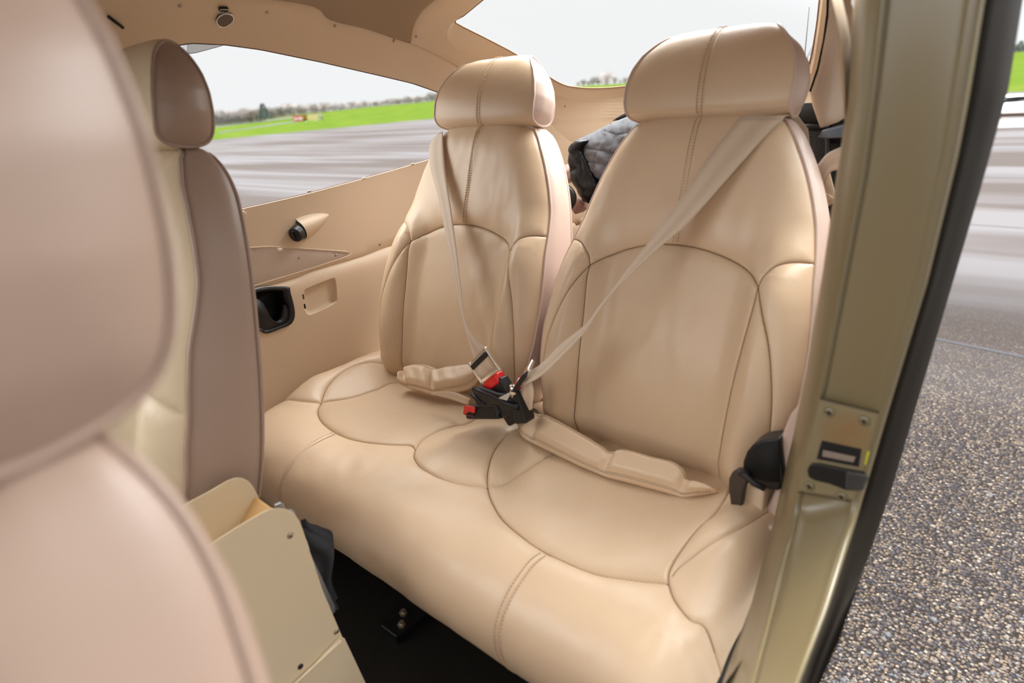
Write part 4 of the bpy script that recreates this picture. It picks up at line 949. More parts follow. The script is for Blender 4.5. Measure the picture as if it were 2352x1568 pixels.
m_ = MB(); m_.prism([pj(p, .009) for p in ((1943, 1084), (1994, 1092), (1982, 1128), (1940, 1124))], (0, .004, 0)); m_.build('strap_end', mat('smoky_plastic', (.05, .05, .05), .15), kp, bevel=.002)
m_ = MB(); m_.prism([pj(p, .003) for p in ((1992, 1036), (1999, 1038), (1992, 1068), (1985, 1066))], (0, .001, 0)); m_.build('yellow_tab', mat('yellow_paint', (.5, .52, .02), .4), kp, smooth=False)
for p in ((1905, 947), (1985, 967), (1859, 1116), (1933, 1140)):
    m_ = MB(); q = pj(p, .0012); m_.disc(q, (0, -1, 0), .0062, .0012, 20, .0055); sc1 = m_.build('screw', M_JB, kp)
    m_ = MB(); m_.box(q + np.array([0, -.0017, 0]), (.0062, .0008, .0013)); m_.box(q + np.array([0, -.0017, 0]), (.0013, .0008, .0062)); m_.build('cross_slot', M_DK, sc1, smooth=False)
m_ = MB(); m_.tube([pj(p, .0005) for p in ((1884, 914), (1960, 932), (2030, 950))], .0011, 6); m_.tube([pj(p, .0005) for p in ((1830, 1130), (1900, 1142), (1975, 1156))], .0006, 6); m_.build('panel_joint', mat('joint_dark', (.08, .06, .03), .7), PIL)

# port side panel between pillar and bench, and its cup holder
def slab(name, P, y, th, mt, par=None, bevel=.004, **k):
    m_ = MB(); m_.prism([ony(p, y) for p in P], (0, th, 0)); return m_.build(name, mt, par, bevel=bevel, **k)
T_W = thing('door_side_panel', 'rose beige side panel end between bench and door pillar', 'panel', ony((1730, 1360), -.30))
slab('panel_top', [(1836, 930), (1815, 950), (1800, 985), (1790, 1010), (1786, 1060), (1782, 1120), (1750, 1180), (1760, 1300), (1900, 1300), (1900, 930)], -.262, .05, M_PK, T_W, .006)
slab('panel_front', [(1748, 1205), (1790, 1215), (1840, 1100), (1850, 1050), (1900, 1100), (1800, 1420), (1712, 1372), (1718, 1300), (1730, 1250)], -.29, .05, M_PK, T_W, .005)
slab('panel_inner', [(1712, 1118), (1722, 1116), (1756, 1130), (1748, 1208), (1730, 1260), (1714, 1375), (1700, 1352), (1700, 1250), (1703, 1160)], -.275, .05, M_TR, T_W, .006)
T_C = thing('cup_holder', 'black cup holder on the door side, beside the right end of the bench', 'cup holder', ony((1730, 1120), -.29))
slab('cup_bowl', [(1704, 1082), (1706, 1060), (1714, 1038), (1728, 1022), (1748, 1012), (1790, 1006), (1800, 1100), (1790, 1128), (1758, 1124), (1730, 1104)], -.272, .035, M_BK, T_C, .004)
slab('bowl_opening', [(1711, 1080), (1713, 1060), (1720, 1042), (1733, 1028), (1750, 1019), (1788, 1014), (1790, 1108), (1756, 1106), (1728, 1094)], -.2735, .002, M_DK, T_C, 0)
slab('front_lip', [(1672, 1120), (1673, 1100), (1680, 1086), (1692, 1078), (1703, 1080), (1714, 1092), (1716, 1104), (1708, 1130), (1703, 1165), (1699, 1201), (1688, 1188), (1677, 1160)], -.29, .012, mat('brown_black_plastic', (.045, .032, .026), .45), T_C, .005)
m_ = MB(); m_.tube([ony(p, -.291) for p in ((1700, 1084), (1716, 1096), (1730, 1108), (1757, 1122))], .0042, 8); m_.build('rim', M_BK, T_C)

# ------------------------------------------------------------------ left wall fittings
cuprim = shell_p(CUP); cuprim[:, 0] += lowdisp(CUP); c_ = cuprim.mean(0)
T_CL = thing('cup_holder', 'black cup holder let into the side wall below the woven fabric insert', 'cup holder', c_ - np.array([0, 0, .03]))
m_ = MB(); rows = []
for s_, dx in ((.0, .0), (.0, .004), (.06, .007), (.14, .004), (.2, -.004)): rows.append(list(cuprim + (c_ - cuprim) * s_ + np.array([dx, 0, 0])))
m_.loft([r + [r[0]] for r in rows]); m_.build('bezel', M_BK, T_CL)
m_ = MB(); rows = []
for s_, dx in ((.18, -.002), (.22, -.03), (.30, -.055), (.99, -.058)): rows.append(list(cuprim + (c_ - cuprim) * s_ + np.array([dx, 0, 0])))
m_.loft([r + [r[0]] for r in rows]); m_.build('bowl', M_BK, T_CL)
lip = resamp([(540, 686), (575, 684), (598, 690), (612, 708), (620, 726), (632, 738), (645, 735), (651, 718), (652, 700)], n=24)
m_ = MB(); q = [onx(p, c_[0] + .006) for p in lip]; bot = [onx(p, c_[0] + .004) for p in resamp([(545, 772), (588, 757), (605, 757), (620, 756), (634, 752), (648, 748), (660, 738), (663, 718), (656, 700)], n=24)]
m_.loft([list(np.array(q) + [-.012, 0, 0]), q, [a_ * .5 + b_ * .5 + np.array([.004, 0, 0]) for a_, b_ in zip(q, bot)], bot]); m_.build('front_lip', M_BK, T_CL)
# eyeball air vent in its moulded hood
hc = hw((682, 535)); T_V = thing('air_vent', 'black round air vent knob in a moulded hood on the side wall', 'vent', hc)
ax = hw((757, 495)) - hc; ax /= np.linalg.norm(ax); upv = np.array([0, 0, 1.]); sd_ = np.cross(ax, np.array([1., 0, 0])); sd_ /= np.linalg.norm(sd_)
m_ = MB(); rows = []; Lh = np.linalg.norm(hw((757, 495)) - hw((690, 530)))
base0 = hw((690, 528))
for t in np.linspace(0, 1, 20):
    r = .0215 * (1 - t ** 1.8) ** .75 + .0005; flare = 1 + 0.9 * math.exp(-t * 14)
    rows.append([base0 + ax * Lh * t + np.array([1, 0, 0]) * (math.sin(a_) * r * 1.0 - .002) + sd_ * math.cos(a_) * r * (1 + .35 * math.exp(-((math.sin(a_)) / .25) ** 2)) for a_ in np.linspace(-.15, math.pi + .15, 20)])
m_.loft(rows); m_.build('vent_hood', M_TR, T_V)
m_ = MB(); rows = []
for r, dx in ((.0225, 0), (.0215, -.003), (.019, -.003), (.018, .006)): rows.append([base0 + ax * (dx - .0) + np.array([1, 0, 0]) * (math.sin(a_) * r + .001) + sd_ * math.cos(a_) * r for a_ in np.linspace(0, 2 * math.pi, 28, endpoint=False)])
m_.loft([r + [r[0]] for r in rows]); m_.build('vent_socket', M_BK, T_V)
m_ = MB(); k0 = base0 - ax * .012 + np.array([.010, 0, 0]); dirk = -ax * .9 + np.array([.35, 0, 0]); m_.disc(k0, dirk, .0185, .014, 28, .017); m_.disc(k0 + dirk / np.linalg.norm(dirk) * .014, dirk, .017, .003, 28, .013); kb = m_.build('vent_knob', M_BK, T_V, auto=40)
m_ = MB(); kd = dirk / np.linalg.norm(dirk); Mk = np.array(Vector(kd).to_track_quat('Z', 'Y').to_matrix()); m_.box(k0 + kd * .0185, (.0045, .024, .006), Mk); m_.build('grip', M_BK, kb, bevel=.0015)
# reading lamp / latch on the roof panel
lc = hw((515, 42)); T_L = thing('roof_latch', 'small teardrop fitting with chrome rim on the brown roof panel', 'latch', lc)
e1 = hw((530, 42)) - lc; e1 /= np.linalg.norm(e1); e2 = hw((516, 20)) - lc; e2 -= e1 * (e1 @ e2); e2 /= np.linalg.norm(e2); nv = np.cross(e1, e2)
if nv @ (CAM - lc) < 0: nv = -nv
rr_ = np.linalg.norm(hw((534, 42)) - lc)
ring = []
for k in range(32):
    a_ = 2 * math.pi * k / 32; r = rr_ * (1 + .16 * max(0, math.cos(a_ + math.pi / 2)) ** 6); ring.append(lc + e1 * math.cos(a_) * r + e2 * math.sin(a_) * r + nv * .004)
m_ = MB(); m_.loft([[p - nv * .006 for p in ring] + [ring[0] - nv * .006], ring + [ring[0]]]); m_.add(ring, [tuple(range(32))]); m_.build('lamp_face', mat('brown_plastic', (.10, .06, .04), .35), T_L, auto=40)
m_ = MB(); m_.tube(ring, .0011, 6, closed=True); m_.build('chrome_rim', M_CH, T_L)
m_ = MB(); hc2 = hw((511, 17)) + nv * .004; Mh = np.stack([e1, e2, nv], 1); m_.box(hc2, (.016, .008, .006), Mh); m_.build('hinge', M_BK, T_L, bevel=.001)
m_ = MB(); pts = [hc2 + Mh @ np.array(p) for p in ((-.008, -.004, .004), (.008, -.004, .004), (.008, .004, .004), (-.008, .004, .004))]; m_.tube(pts, .0007, 6, closed=True); m_.build('hinge_trim', M_CH, T_L)
# long dark slot fitting at the top left
m_ = MB(); a_ = hw((246, 34)); b_ = hw((280, 60)); m_.tube([a_ + np.array([.003, 0, -.003]), b_ + np.array([.003, 0, -.003])], .0026, 8); m_.build('roof_slot', M_DK, WL)

# ------------------------------------------------------------------ centre console box between the front seats
M_OR = mat('console_bounce_tan', (.60, .36, .15), .45)  # warm bounce light inside the box put into the colour
T_X = thing('console_box', 'cream painted metal console box between the front seats', 'console', (.05, -.80, 0))
def plate(name, P, x, th, mt, bevel=.0008, par=None):
    m_ = MB(); m_.prism([onx(p, x) for p in P], (th, 0, 0)); return m_.build(name, mt, par or T_X, bevel=bevel, smooth=False)
near_pl = [(380, 1318), (545, 1210), (600, 1178), (620, 1169), (642, 1167), (660, 1170), (676, 1180), (688, 1196), (696, 1216), (740, 1352), (788, 1466), (520, 1720), (420, 1620)]
pp = plate('side_plate', near_pl, .07, -.002, M_CB)
far_pl = [(380, 1180), (485, 1124), (520, 1103), (540, 1096), (556, 1097), (570, 1104), (580, 1116), (590, 1134), (720, 1500), (420, 1500)]
plate('side_plate', far_pl, -.03, .002, M_CB)
e1_ = onx((590, 1133), -.03) + np.array([0, -.006, -.004]); e2_ = onx((656, 1171), .066) + np.array([0, -.010, -.004])
dn = onx((500, 1290), -.03) - e1_; m_ = MB(); m_.add([e1_, e2_, e2_ + dn, e1_ + dn], [(0, 1, 2, 3)]); m_.V = m_.V[:4]; m_ = MB(); m_.prism([e1_, e2_, e2_ + dn, e1_ + dn], (0, .003, .001)); m_.build('rear_plate', M_OR, T_X, smooth=False)
lower = [(782, 1462), (792, 1466), (860, 1610), (900, 1720), (540, 1720)]
plate('lower_plate', lower, .074, -.002, M_CB)
m_ = MB(); m_.tube([onx(p, .0745) for p in ((783, 1471), (690, 1558), (600, 1640))], .0022, 8); m_.build('folded_edge', M_CB, T_X)
for p in ((667, 1229), (773, 1450)):
    m_ = MB(); q = onx(p, .0705); m_.disc(q, (1, 0, 0), .0045, .0012, 16, .0035); s_ = m_.build('screw', M_SC, T_X)
    m_ = MB(); m_.disc(q + np.array([.0012, 0, 0]), (1, 0, 0), .0012, .0003, 8); m_.build('cross_slot', M_DK, s_)
m_ = MB(); m_.disc(onx((572, 1203 - 48), -.0275) * 0 + e1_ * .45 + e2_ * .55 + np.array([0, -.003, -.016]), (0, -1, .1), .0035, .001, 12); m_.build('screw', M_SC, T_X)
m_ = MB(); q = onx((690, 1530), .0705); m_.disc(q, (1, 0, 0), .0042, .0008, 18); m_.build('grommet', M_BK, T_X)
# aluminium brackets on its rear edge and the black cloth pouch hooked over them
for P, x_, lab in (((((632, 1160), (645, 1154), (652, 1157), (656, 1180), (640, 1180)), .045, 'a')), ((((660, 1178), (668, 1170), (676, 1173), (692, 1214), (706, 1243), (712, 1262), (700, 1262)), .066, 'b')), ((((700, 1266), (712, 1268), (770, 1392), (770, 1405), (764, 1410)), .066, 'c'))):
    m_ = MB(); m_.prism([onx(p, x_) for p in P], (-.004, .0, 0)); m_.build('bracket', M_AL, T_X, bevel=.0008, smooth=False)
v, t_, r_, d_ = sheet([(.683, 1.220), (.700, 1.212), (.735, 1.222), (.757, 1.245), (.765, 1.30), (.775, 1.40), (.74, 1.42), (.712, 1.285), (.700, 1.262)], [], [], .006, step=.005)
q = np.array([onx((p[0] * 1000, p[1] * 1000), .05) for p in v]); q[:, 1] += .006 * np.sin(v[:, 0] * 60 + v[:, 1] * 30); q[:, 0] += .010 * np.sin(v[:, 0] * 70 - v[:, 1] * 40) * np.clip(d_ / .03, 0, 1)
nV = len(q); q2 = q + np.array([-.02, .012, 0]); o = obj('cloth_pouch', np.vstack([q, q2]), [tuple(f) for f in t_] + [tuple(f[::-1] + nV) for f in t_], mat('black_cloth', (.02, .02, .024), .9, bump=[(300, .4, .001)]), None, label='crumpled black cloth pouch hooked behind the console box', category='pouch')

# ------------------------------------------------------------------ belts
def ribbon(name, A, B, fn, mt, par=None, th=.0012, n=60, wuv=.05, wave=0):
    A = resamp(A, n=n); B = resamp(B, n=n); rows = []; uv = []; tot = 0
    K = 7
    prev = None
    for i in range(n):
        r = []
        for k in range(K):
            t = k / (K - 1); p = A[i] * (1 - t) + B[i] * t; r.append(fn(p, i / (n - 1), t))
        if prev is not None: tot += np.linalg.norm(r[3] - prev[3])
        prev = r; rows.append(r); uv += [(t / 6 * wuv * 10, tot * 10) for t in range(K)]
    m_ = MB(); m_.loft(rows); o = obj(name, m_.V, m_.F, mt, par, True, uv=uv)
    s_ = o.modifiers.new('solid', 'SOLIDIFY'); s_.thickness = th; s_.offset = 0
    return o
def seatw(S, p3):   # distance of a point in front of the seat's base plane
    return (np.array(p3) - S.B) @ S.Nn
# right belt
pA = on(1691, 281, S_R.Nn, S_R.Nn @ S_R.B + .012); pB = on(1794, 281, S_R.Nn, S_R.Nn @ S_R.B + .010); pC = ony((1212, 868), -.315)
nR, cR_ = plane3(pA, pB, pC)
T_BR = thing('seat_belt', 'beige belt slanting across the right rear seat back with padded lap sleeve', 'seat belt', ony((1400, 1040), -.28))
eA = [(1699, 272), (1626, 363), (1564, 455), (1481, 567), (1378, 701), (1347, 743), (1289, 790), (1240, 838), (1212, 852)]
eB = [(1800, 272), (1760, 310), (1668, 413), (1576, 516), (1512, 571), (1423, 656), (1374, 716), (1343, 763), (1280, 830), (1240, 866), (1204, 884)]
ribbon('webbing', eA, eB, lambda p, s_, t: on(p[0], p[1], nR, cR_) + nR * 0, M_WB, T_BR)
m_ = MB(); a0 = on(1691, 281, nR, cR_); b0 = on(1794, 281, nR, cR_); rows = []
for dy, dz in ((0, 0), (.012, .008), (.03, .010), (.07, .004), (.12, -.02), (.16, -.10)): rows.append([a0 + np.array([.0, dy, dz]), b0 + np.array([.0, dy, dz])])
m_.loft(rows); o = obj('webbing', m_.V, m_.F, M_WB, T_BR, uv=[(k % 2 * .5, k * .1) for k in range(len(m_.V))])
o.modifiers.new('s', 'SOLIDIFY').thickness = .0012
# short webbing from tongue down into the sleeve
ribbon('webbing', [(1200, 878), (1196, 905), (1198, 948)], [(1218, 868), (1226, 900), (1222, 940)], lambda p, s_, t: ony(p, -.312 + .01 * s_), M_WB, T_BR, n=16)
def pad(name, A, B, n_, c0_, par, thick=.017, notch=(), n=110, K=15, lift=0):
    """padded leather sleeve: front puffed between two traced edges, with stitched margins and fold notches"""
    A = resamp(A, n=n); B = resamp(B, n=n); rows = []; back = []
    n_ = np.array(n_, float) / np.linalg.norm(n_)
    if n_ @ (CAM - np.array([0, 0, .4])) < 0: n_ = -n_; c0_ = -c0_
    for i in range(n):
        s_ = i / (n - 1); en = min(1, s_ / .04, (1 - s_) / .05) ** .5; r = []; rb = []
        nt_ = 1 - sum(.75 * math.exp(-((s_ - c) / w_) ** 2) for c, w_ in notch)
        for k in range(K):
            t = k / (K - 1); p = A[i] * (1 - t) + B[i] * t
            prf_ = max(0, min(1, (t - .0) / .16)) ** .6 * max(0, min(1, (1 - t) / .34)) ** .75
            hgt = thick * prf_ * nt_ * en + .0025
            hgt -= .0022 * math.exp(-((t - .86) / .02) ** 2) * 1.0
            q = on(p[0], p[1], n_, c0_)
            hgt += .0022 * noise.noise(Vector((s_ * 14, t * 2.5, thick * 100))) * prf_ + .0018 * math.sin(s_ * 90 + t * 9) * prf_ * sum(math.exp(-((s_ - c) / .06) ** 2) for c, _ in notch)
            r.append(q + n_ * hgt); rb.append(q - n_ * .004)
        rows.append(r); back.append(rb)
    m_ = MB(); m_.loft([list(r) + list(rb[::-1]) for r, rb in zip(rows, back)], closed=True, capends=True)
    o = m_.build(name, M_LE, par)
    ms = MB()
    for t in (.845, .895, .12):
        k = t * (K - 1); k0 = int(k); f = k - k0; path = np.array([rows[i][k0] * (1 - f) + rows[i][k0 + 1] * f + n_ * .0004 for i in range(3, n - 3)])
        q = stitches(path, lambda P: P, gap=.0045, ln=.003, r=.0005); ms.add(q.V, q.F)
    ms.build('stitching', mat('dark_thread', (.34, .22, .12), .7), o)
    return o
pn = np.array([.05, -.62, .78]); pc_ = pn @ np.array([.27, -.238, .425])
sl1 = pad('lap_sleeve', [(1191, 946), (1204, 938), (1232, 950), (1262, 956), (1330, 993), (1388, 1028), (1402, 1038), (1440, 1034), (1500, 1050), (1548, 1062), (1572, 1080), (1578, 1100), (1610, 1112), (1650, 1129)],
    [(1190, 965), (1196, 998), (1212, 1012), (1260, 1036), (1330, 1070), (1378, 1090), (1400, 1098), (1440, 1108), (1500, 1124), (1548, 1137), (1566, 1142), (1596, 1140), (1625, 1136), (1650, 1131)], pn, pc_, T_BR, notch=((.12, .02), (.48, .022), (.84, .03)))
# left belt
T_BL = thing('seat_belt', 'beige belt hanging down the left rear seat back with padded lap sleeve', 'seat belt', ony((1000, 880), -.27))
pA = on(1020, 300, S_L.Nn, S_L.Nn @ S_L.B + .002); pA2 = on(985, 340, S_L.Nn, S_L.Nn @ S_L.B - .02); pC = ony((1100, 810), -.31)
n2_, c2_ = plane3(pA, pA2, pC)
lA = [(1016, 302), (1018, 330), (1024, 400), (1036, 480), (1044, 540), (1052, 600), (1062, 690), (1072, 745), (1090, 775), (1118, 800)]
lB = [(1010, 304), (988, 330), (988, 380), (1006, 450), (1020, 520), (1036, 600), (1054, 690), (1066, 745), (1078, 790), (1090, 830)]
pS = S_L.Nn @ S_L.B
def fnL(p, s_, t):
    # gap in front of the seat back widens towards the tongue
    return on(p[0], p[1], S_L.Nn, pS + .018 + .062 * min(1, s_ * 1.1) - .016 * max(0, 1 - s_ * 8) * t)
ribbon('webbing', lA, lB, fnL, M_WB, T_BL)
pn2 = np.array([.0, -.72, .69]); pc2 = pn2 @ np.array([-.24, -.245, .425])
pad('lap_sleeve', [(921, 866), (935, 846), (960, 838), (985, 840), (1001, 846), (1012, 848), (1040, 842), (1080, 838), (1096, 840), (1104, 856)], [(919, 884), (935, 890), (965, 898), (988, 905), (1003, 907), (1030, 903), (1065, 897), (1085, 888), (1095, 878), (1102, 868)], pn2, pc2, T_BL, thick=.019, notch=((.1, .03), (.42, .03)))
# grey-beige flap of webbing under the left sleeve
ribbon('webbing', [(990, 905), (1030, 915), (1075, 930)], [(1000, 900), (1040, 900), (1080, 915)], lambda p, s_, t: ony(p, -.285), M_WB, T_BL, n=12)

# ---- buckles and tongues between the seats
def frame_of(c, xdir, ydir):
    x_ = np.array(xdir, float); x_ /= np.linalg.norm(x_); y_ = np.array(ydir, float); y_ -= x_ * (x_ @ y_); y_ /= np.linalg.norm(y_); return np.array(c, float), np.stack([x_, y_, np.cross(x_, y_)], 1)
def rbox(m_, F, c, sz): m_.box(F[0] + F[1] @ np.array(c, float), sz, F[1])
def pxv(p, q, y): a_ = ony(p, y); b_ = ony(q, y); return b_ - a_
# red-topped buckle receiving the left tongue: axis from its base to its mouth
yb = -.30
ax_ = pxv((1168, 925), (1118, 850), yb); sx_ = pxv((1095, 880), (1148, 838), yb)
Fb = frame_of(ony((1130, 866), yb), sx_, ax_)
px2m = np.linalg.norm(pxv((1100, 870), (1200, 870), yb)) / 100
T1 = thing('seat_belt_buckle', 'black buckle with red button holding the chrome tongue of the left belt', 'buckle', Fb[0] - Fb[1] @ np.array([0, .05, 0]))
m_ = MB(); rbox(m_, Fb, (.004, -.052, 0), (.052, .085, .024)); m_.build('buckle_body', M_BK, T1, bevel=.006)
m_ = MB(); rbox(m_, Fb, (.002, -.006, .001), (.050, .014, .020)); rbox(m_, Fb, (.002, -.010, .010), (.046, .018, .008)); m_.build('release_button', M_RD, T1, bevel=.005)
# tongue of the left belt: chrome frame with black bar, webbing through it
Ft = frame_of(ony((1113, 842), yb - .008), pxv((1090, 862), (1132, 822), yb), pxv((1130, 868), (1100, 818), yb))
T2 = T_BL
m_ = MB()
for sx in (-1, 1): rbox(m_, Ft, (sx * .030, .0, .0), (.006, .052, .006))
rbox(m_, Ft, (0, .022, 0), (.060, .006, .004)); rbox(m_, Ft, (0, -.018, 0), (.058, .008, .004)); rbox(m_, Ft, (.0, -.030, -.002), (.026, .024, .003))
tg = m_.build('tongue_frame', M_CH, T2, bevel=.0018)
m_ = MB(); rbox(m_, Ft, (0, .014, .004), (.054, .010, .006)); m_.build('tongue_bar', M_BR, tg, bevel=.002)
m_ = MB(); rows = [[Ft[0] + Ft[1] @ np.array([x_, y_, z_]) for x_ in np.linspace(-.024, .024, 5)] for y_, z_ in ((.018, -.004), (.012, .003), (.004, .007), (-.005, .007), (-.013, .003), (-.016, -.005))]; m_.loft(rows); o = obj('webbing_loop', m_.V, m_.F, M_WB, T2, uv=[(k % 5 * .1, k // 5 * .1) for k in range(len(m_.V))])
# right belt tongue, seen almost edge on
Fr = frame_of(ony((1198, 873), -.318), pxv((1176, 900), (1216, 842), -.318), -ray(1198, 873) + np.array([.12, 0, 0]))
m_ = MB(); rbox(m_, Fr, (.0, 0, .0), (.062, .006, .006)); rbox(m_, Fr, (-.031, -.014, 0), (.006, .036, .007)); rbox(m_, Fr, (.031, -.010, 0), (.006, .028, .007)); rbox(m_, Fr, (0, -.026, 0), (.06, .006, .005))
tg2 = m_.build('tongue_frame', M_CH, T_BR, bevel=.002)
m_ = MB(); q0 = ony((1178, 905), -.321); q1 = ony((1182, 890), -.321); m_.tube([ony((1178, 884), -.322), ony((1179, 910), -.322)], .006, 12); m_.build('tongue_pin', M_CH, tg2)
m_ = MB(); rbox(m_, Fr, (-.002, .006, -.001), (.052, .006, .008)); m_.build('tongue_bar', M_BR, tg2, bevel=.002)
Fc = frame_of(ony((1192, 925), -.305), pxv((1170, 918), (1212, 915), -.305), pxv((1204, 960), (1178, 885), -.305))
T3 = thing('seat_belt_buckle', 'black buckle with red rim under the upright chrome tongue of the right belt', 'buckle', Fc[0] - Fc[1] @ np.array([0, .03, 0]))
m_ = MB(); rbox(m_, Fc, (.002, -.005, 0), (.030, .062, .03)); m_.build('buckle_body', M_BK, T3, bevel=.006)
m_ = MB(); m_.prism([ony(p, -.312) for p in ((1172, 905), (1178, 888), (1196, 862), (1200, 866), (1186, 894), (1190, 914))], (0, .012, 0)); m_.build('release_button', M_RD, T3, bevel=.002)
# spare buckle lying on the cushion
Fd = frame_of(ony((1115, 944), -.315), pxv((1065, 944), (1170, 942), -.315), (0, .25, 1))
T4 = thing('seat_belt_buckle', 'black buckle lying flat on the cushion with red open mouth facing left', 'buckle', Fd[0] - np.array([0, 0, .015]))
m_ = MB(); rbox(m_, Fd, (0, 0, 0), (.092, .028, .026)); m_.build('buckle_body', M_BK, T4, bevel=.005)
m_ = MB(); m_.prism([ony(p, -.3300) for p in ((1066, 934), (1067, 931), (1089, 935), (1091, 938), (1089, 953), (1086, 956), (1064, 952), (1063, 949))], (.0, .003, 0)); rb_ = m_.build('release_button', M_RD, T4, bevel=.0006)
m_ = MB(); m_.prism([ony(p, -.3312) for p in ((1070, 950), (1076, 946), (1089, 950), (1088, 955), (1066, 952))], (0, .002, 0)); m_.build('tongue_slot', M_DK, T4, smooth=False)
# black rubber boots tying the buckles to the seat
T5 = thing('buckle_boot', 'black rubber buckle strap with a worn white patch between the cushions', 'buckle strap', ony((1150, 920), -.28))
m_ = MB(); m_.prism([ony(p, -.322) for p in ((1082, 900), (1090, 889), (1100, 888), (1140, 902), (1160, 904), (1172, 915), (1180, 930), (1178, 955), (1150, 962), (1120, 955), (1092, 930), (1081, 912))], (0, .06, -.01)); b5 = m_.build('boot', M_BK, T5, bevel=.008)
m_ = MB(); m_.tube([ony(p, -.322) for p in ((1088, 894), (1105, 900), (1135, 912), (1160, 925), (1190, 935))], .006, 10); m_.tube([ony(p, -.321) for p in ((1084, 905), (1100, 920), (1120, 935), (1150, 945))], .005, 10); m_.build('boot_ridge', M_BK, T5)
m_ = MB(); m_.prism([ony(p, -.3245) for p in ((1126, 917), (1144, 914), (1158, 907), (1168, 902), (1171, 906), (1164, 920), (1152, 916), (1140, 919))], (0, .002, 0)); m_.build('worn_patch', mat('frayed_white', (.62, .58, .5), .8), b5, smooth=False)
m_ = MB(); m_.tube([ony((1165, 950), -.28), ony((1205, 965), -.26), ony((1225, 950), -.2)], .012, 10); m_.build('strap', M_BK, T5)

# ------------------------------------------------------------------ things in the baggage space
def skirt(t_, nV):
    ec = {}
    for f in t_:
        for a_, b_ in ((f[0], f[1]), (f[1], f[2]), (f[2], f[0])): ec.setdefault((min(a_, b_), max(a_, b_)), []).append((a_, b_))
    return [(e_[0][1], e_[0][0], e_[0][0] + nV, e_[0][1] + nV) for e_ in ec.values() if len(e_) == 1]
def cloth(name, P, y, mt, seams=(), bulge=.03, res=.005, par=None, slope=0, noise_=.004, **k):
    P = [(a_ / 1000, b_ / 1000) for a_, b_ in P]
    v, t_, r_, d_ = sheet(P, [[(a_ / 1000, b_ / 1000) for a_, b_ in s_] for s_ in seams], [], res, step=res * .8, offs=(.0015,) if seams else ())
    oc = np.array(P + [P[0]]); do = segdist(v, tosegs(resamp(oc, .003, smooth=False)))
    q = np.array([ony((a_ * 1000, b_ * 1000), y + slope * (b_ * 1000 - 350) / 100) for a_, b_ in v])
    h = bulge * (1 - np.exp(-do / .018)) + .004 * (1 - np.exp(-d_ / .004))
    h += np.array([noise_ * noise.noise(Vector((p[0] * 60, p[1] * 60, y * 9))) + noise_ * .6 * noise.noise(Vector((p[0] * 160, p[1] * 140, 2))) for p in v])
    q[:, 1] -= h; nV = len(q); bk = q.copy(); bk[:, 1] = np.maximum(bk[:, 1] + .02, y + .03)
    return obj(name, np.vstack([q, bk]), [tuple(f) for f in t_] + [tuple(f[::-1] + nV) for f in t_] + skirt(t_, nV), mt, par, **k)
M_JK = mat('grey_quilted_cloth', (.095, .098, .11), .75, bump=[(500, .3, .0006), (60, .4, .003)], var=(50, .25))
M_JL = mat('black_glossy_leather', (.006, .006, .007), .36, spec=.3, bump=[(60, .4, .002)])
T_J = thing('quilted_jacket', 'grey quilted jacket with black leather panel bundled behind the seats', 'jacket', ony((1380, 400), .2))
cloth('quilted_body', [(1318, 324), (1340, 314), (1370, 300), (1410, 280), (1445, 266), (1500, 262), (1520, 330), (1430, 380), (1395, 420), (1366, 408), (1345, 370), (1328, 345)], .20, M_JK,
      seams=[[(1359, 305), (1348, 345), (1342, 368)], [(1404, 283), (1390, 340), (1378, 375), (1372, 412)], [(1438, 268), (1430, 305), (1420, 345)], [(1345, 336), (1390, 342), (1425, 350)], [(1344, 368), (1385, 372), (1410, 378)], [(1398, 300), (1435, 306), (1470, 300)]], par=T_J, slope=-.03)
cloth('leather_panel', [(1306, 340), (1312, 330), (1330, 321), (1342, 324), (1332, 345), (1346, 372), (1362, 405), (1375, 425), (1370, 450), (1358, 470), (1340, 462), (1328, 445), (1312, 415), (1304, 370)], .17, M_JL, bulge=.018, par=T_J, noise_=.004,
      seams=[[(1305, 352), (1325, 354)], [(1306, 395), (1330, 386)], [(1335, 360), (1345, 395)]])
cloth('dark_hood_lining', [(1405, 278), (1430, 262), (1455, 250), (1500, 240), (1520, 290), (1450, 272)], .24, M_JL, par=T_J, bulge=.01)  # black sheet set behind the quilted body
M_PC = mat('pale_pink_cloth', (.55, .38, .33), .85, bump=[(100, .3, .002)])
cloth('scarf', [(1276, 392), (1290, 384), (1300, 378), (1310, 392), (1312, 415), (1290, 425), (1276, 428)], .19, M_PC, bulge=.02, label='pale pink scarf peeping out left of the jacket', category='scarf')
cloth('glove', [(1316, 460), (1328, 455), (1338, 465), (1336, 482), (1322, 492), (1313, 480)], .18, mat('rose_brown_cloth', (.30, .17, .13), .8), bulge=.015, label='rose brown cloth scrap hanging below the black jacket panel', category='cloth')
cloth('tag', [(1317, 505), (1330, 502), (1334, 512), (1325, 518)], .17, mat('tan_cloth', (.45, .33, .2), .8), bulge=.006, label='small tan tag low in the gap between the seats', category='tag')
m_ = MB(); pts = resamp([(1262, 432), (1280, 428), (1296, 429), (1309, 438), (1316, 452), (1314, 466), (1304, 477)], n=26)
m_.tube([ony(p, .13) for p in pts], [.0085] * 22 + [.0085, .0095, .0095, .008], 14); m_.build('umbrella_handle', M_BK, None, label='glossy black hooked umbrella handle between the two rear seats', category='umbrella')

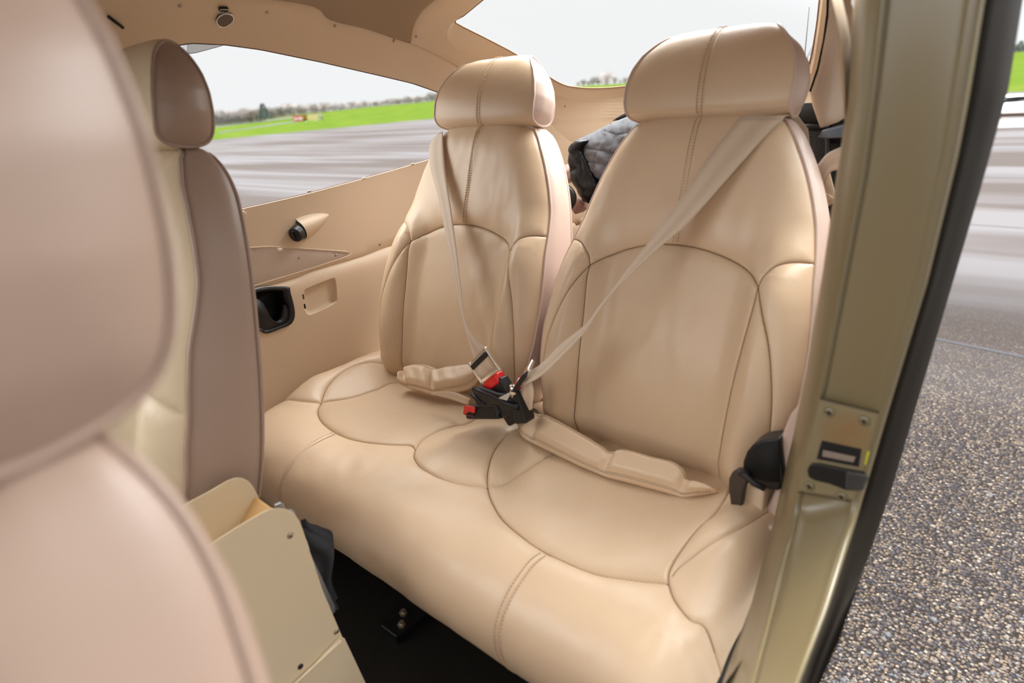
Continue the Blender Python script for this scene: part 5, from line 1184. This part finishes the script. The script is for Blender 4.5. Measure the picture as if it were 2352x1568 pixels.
# ------------------------------------------------------------------ right-hand rear corner: suede rail cover, belt guide, spare belt, carpet
T_G = thing('carpet_panel', 'dark carpeted panel behind the right rear seat, left of the door pillar', 'carpet panel', ony((1900, 600), .17))
slab('carpet_face', [(1790, 250), (1990, 250), (1990, 760), (1840, 760)], .17, .02, M_CP2, T_G, 0)
slab('dark_upper_face', [(1790, 240), (1990, 230), (1990, 330), (1900, 330), (1892, 302), (1800, 300)], .16, .008, M_DK, T_G, 0)
m_ = MB(); m_.tube([ony((1800, 289), .155), ony((1905, 292), .155)], .005, 8); m_.tube([ony((1899, 300), .155), ony((1905, 450), .15), ony((1902, 560), .15)], .005, 8); m_.build('panel_trim', M_BK, T_G)
P = [(1904, -60), (1901, 40), (1890, 100), (1878, 160), (1860, 212), (1866, 242), (1884, 294), (1910, 284), (1960, 250), (2000, 100), (2000, -60)]
T_Q = thing('rail_cover', 'tan suede corner cover hanging beside the rear window at the right', 'trim cover', ony((1884, 294), .09))
v, t_, r_, d_ = sheet([(a_ / 1000, b_ / 1000) for a_, b_ in P], [], [], .007, step=.005); q = np.array([ony((a_ * 1000, b_ * 1000), .09) for a_, b_ in v])
q[:, 1] -= .012 * (1 - np.exp(-d_ / .012)) ; k_ = np.clip((v[:, 0] - (1.935 - .0 * v[:, 1]) + np.clip(v[:, 1] - .10, 0, 1) * .18) / .03, 0, 1); q[:, 1] += .03 * k_
nV = len(q); bk = q.copy(); bk[:, 1] = .125; obj('suede_face', np.vstack([q, bk]), [tuple(f) for f in t_] + [tuple(f[::-1] + nV) for f in t_] + skirt(t_, nV), M_SU, T_Q)
m_ = MB(); m_.tube([ony(p, .089) for p in ((1903, -40), (1901, 30), (1893, 92), (1879, 158), (1861, 210))], .0022, 8); m_.build('edge_gap', M_DK, T_Q)
slab('belt_guide', [(1875, 317), (1887, 300), (1915, 291), (1965, 276), (1965, 316), (1900, 319)], .06, .01, mat('dark_steel', (.14, .15, .17), .22, metal=.9), None, .003, label='dark steel belt guide plate under the suede corner cover', category='belt guide')
T_E = thing('spare_belt', 'twisted loop of beige belt behind the right rear seat near the pillar', 'seat belt', ony((1890, 440), .08))
ribbon('webbing', [(1868, 392), (1885, 370), (1905, 350), (1950, 330)], [(1868, 440), (1890, 438), (1908, 395), (1950, 388)], lambda p, s_, t: ony(p, .09 - .03 * s_ - .02 * t), M_WB, T_E, n=24)
ribbon('webbing', [(1868, 436), (1885, 440), (1900, 446), (1918, 457)], [(1868, 486), (1885, 482), (1905, 472), (1919, 460)], lambda p, s_, t: ony(p, .07 - .02 * s_ + .01 * t), M_WB, T_E, n=20)
ribbon('webbing', [(1903, 378), (1907, 400), (1913, 425), (1920, 455)], [(1870, 430), (1880, 438), (1898, 446), (1917, 459)], lambda p, s_, t: ony(p, .078 - .02 * s_), M_WB, T_E, n=20)
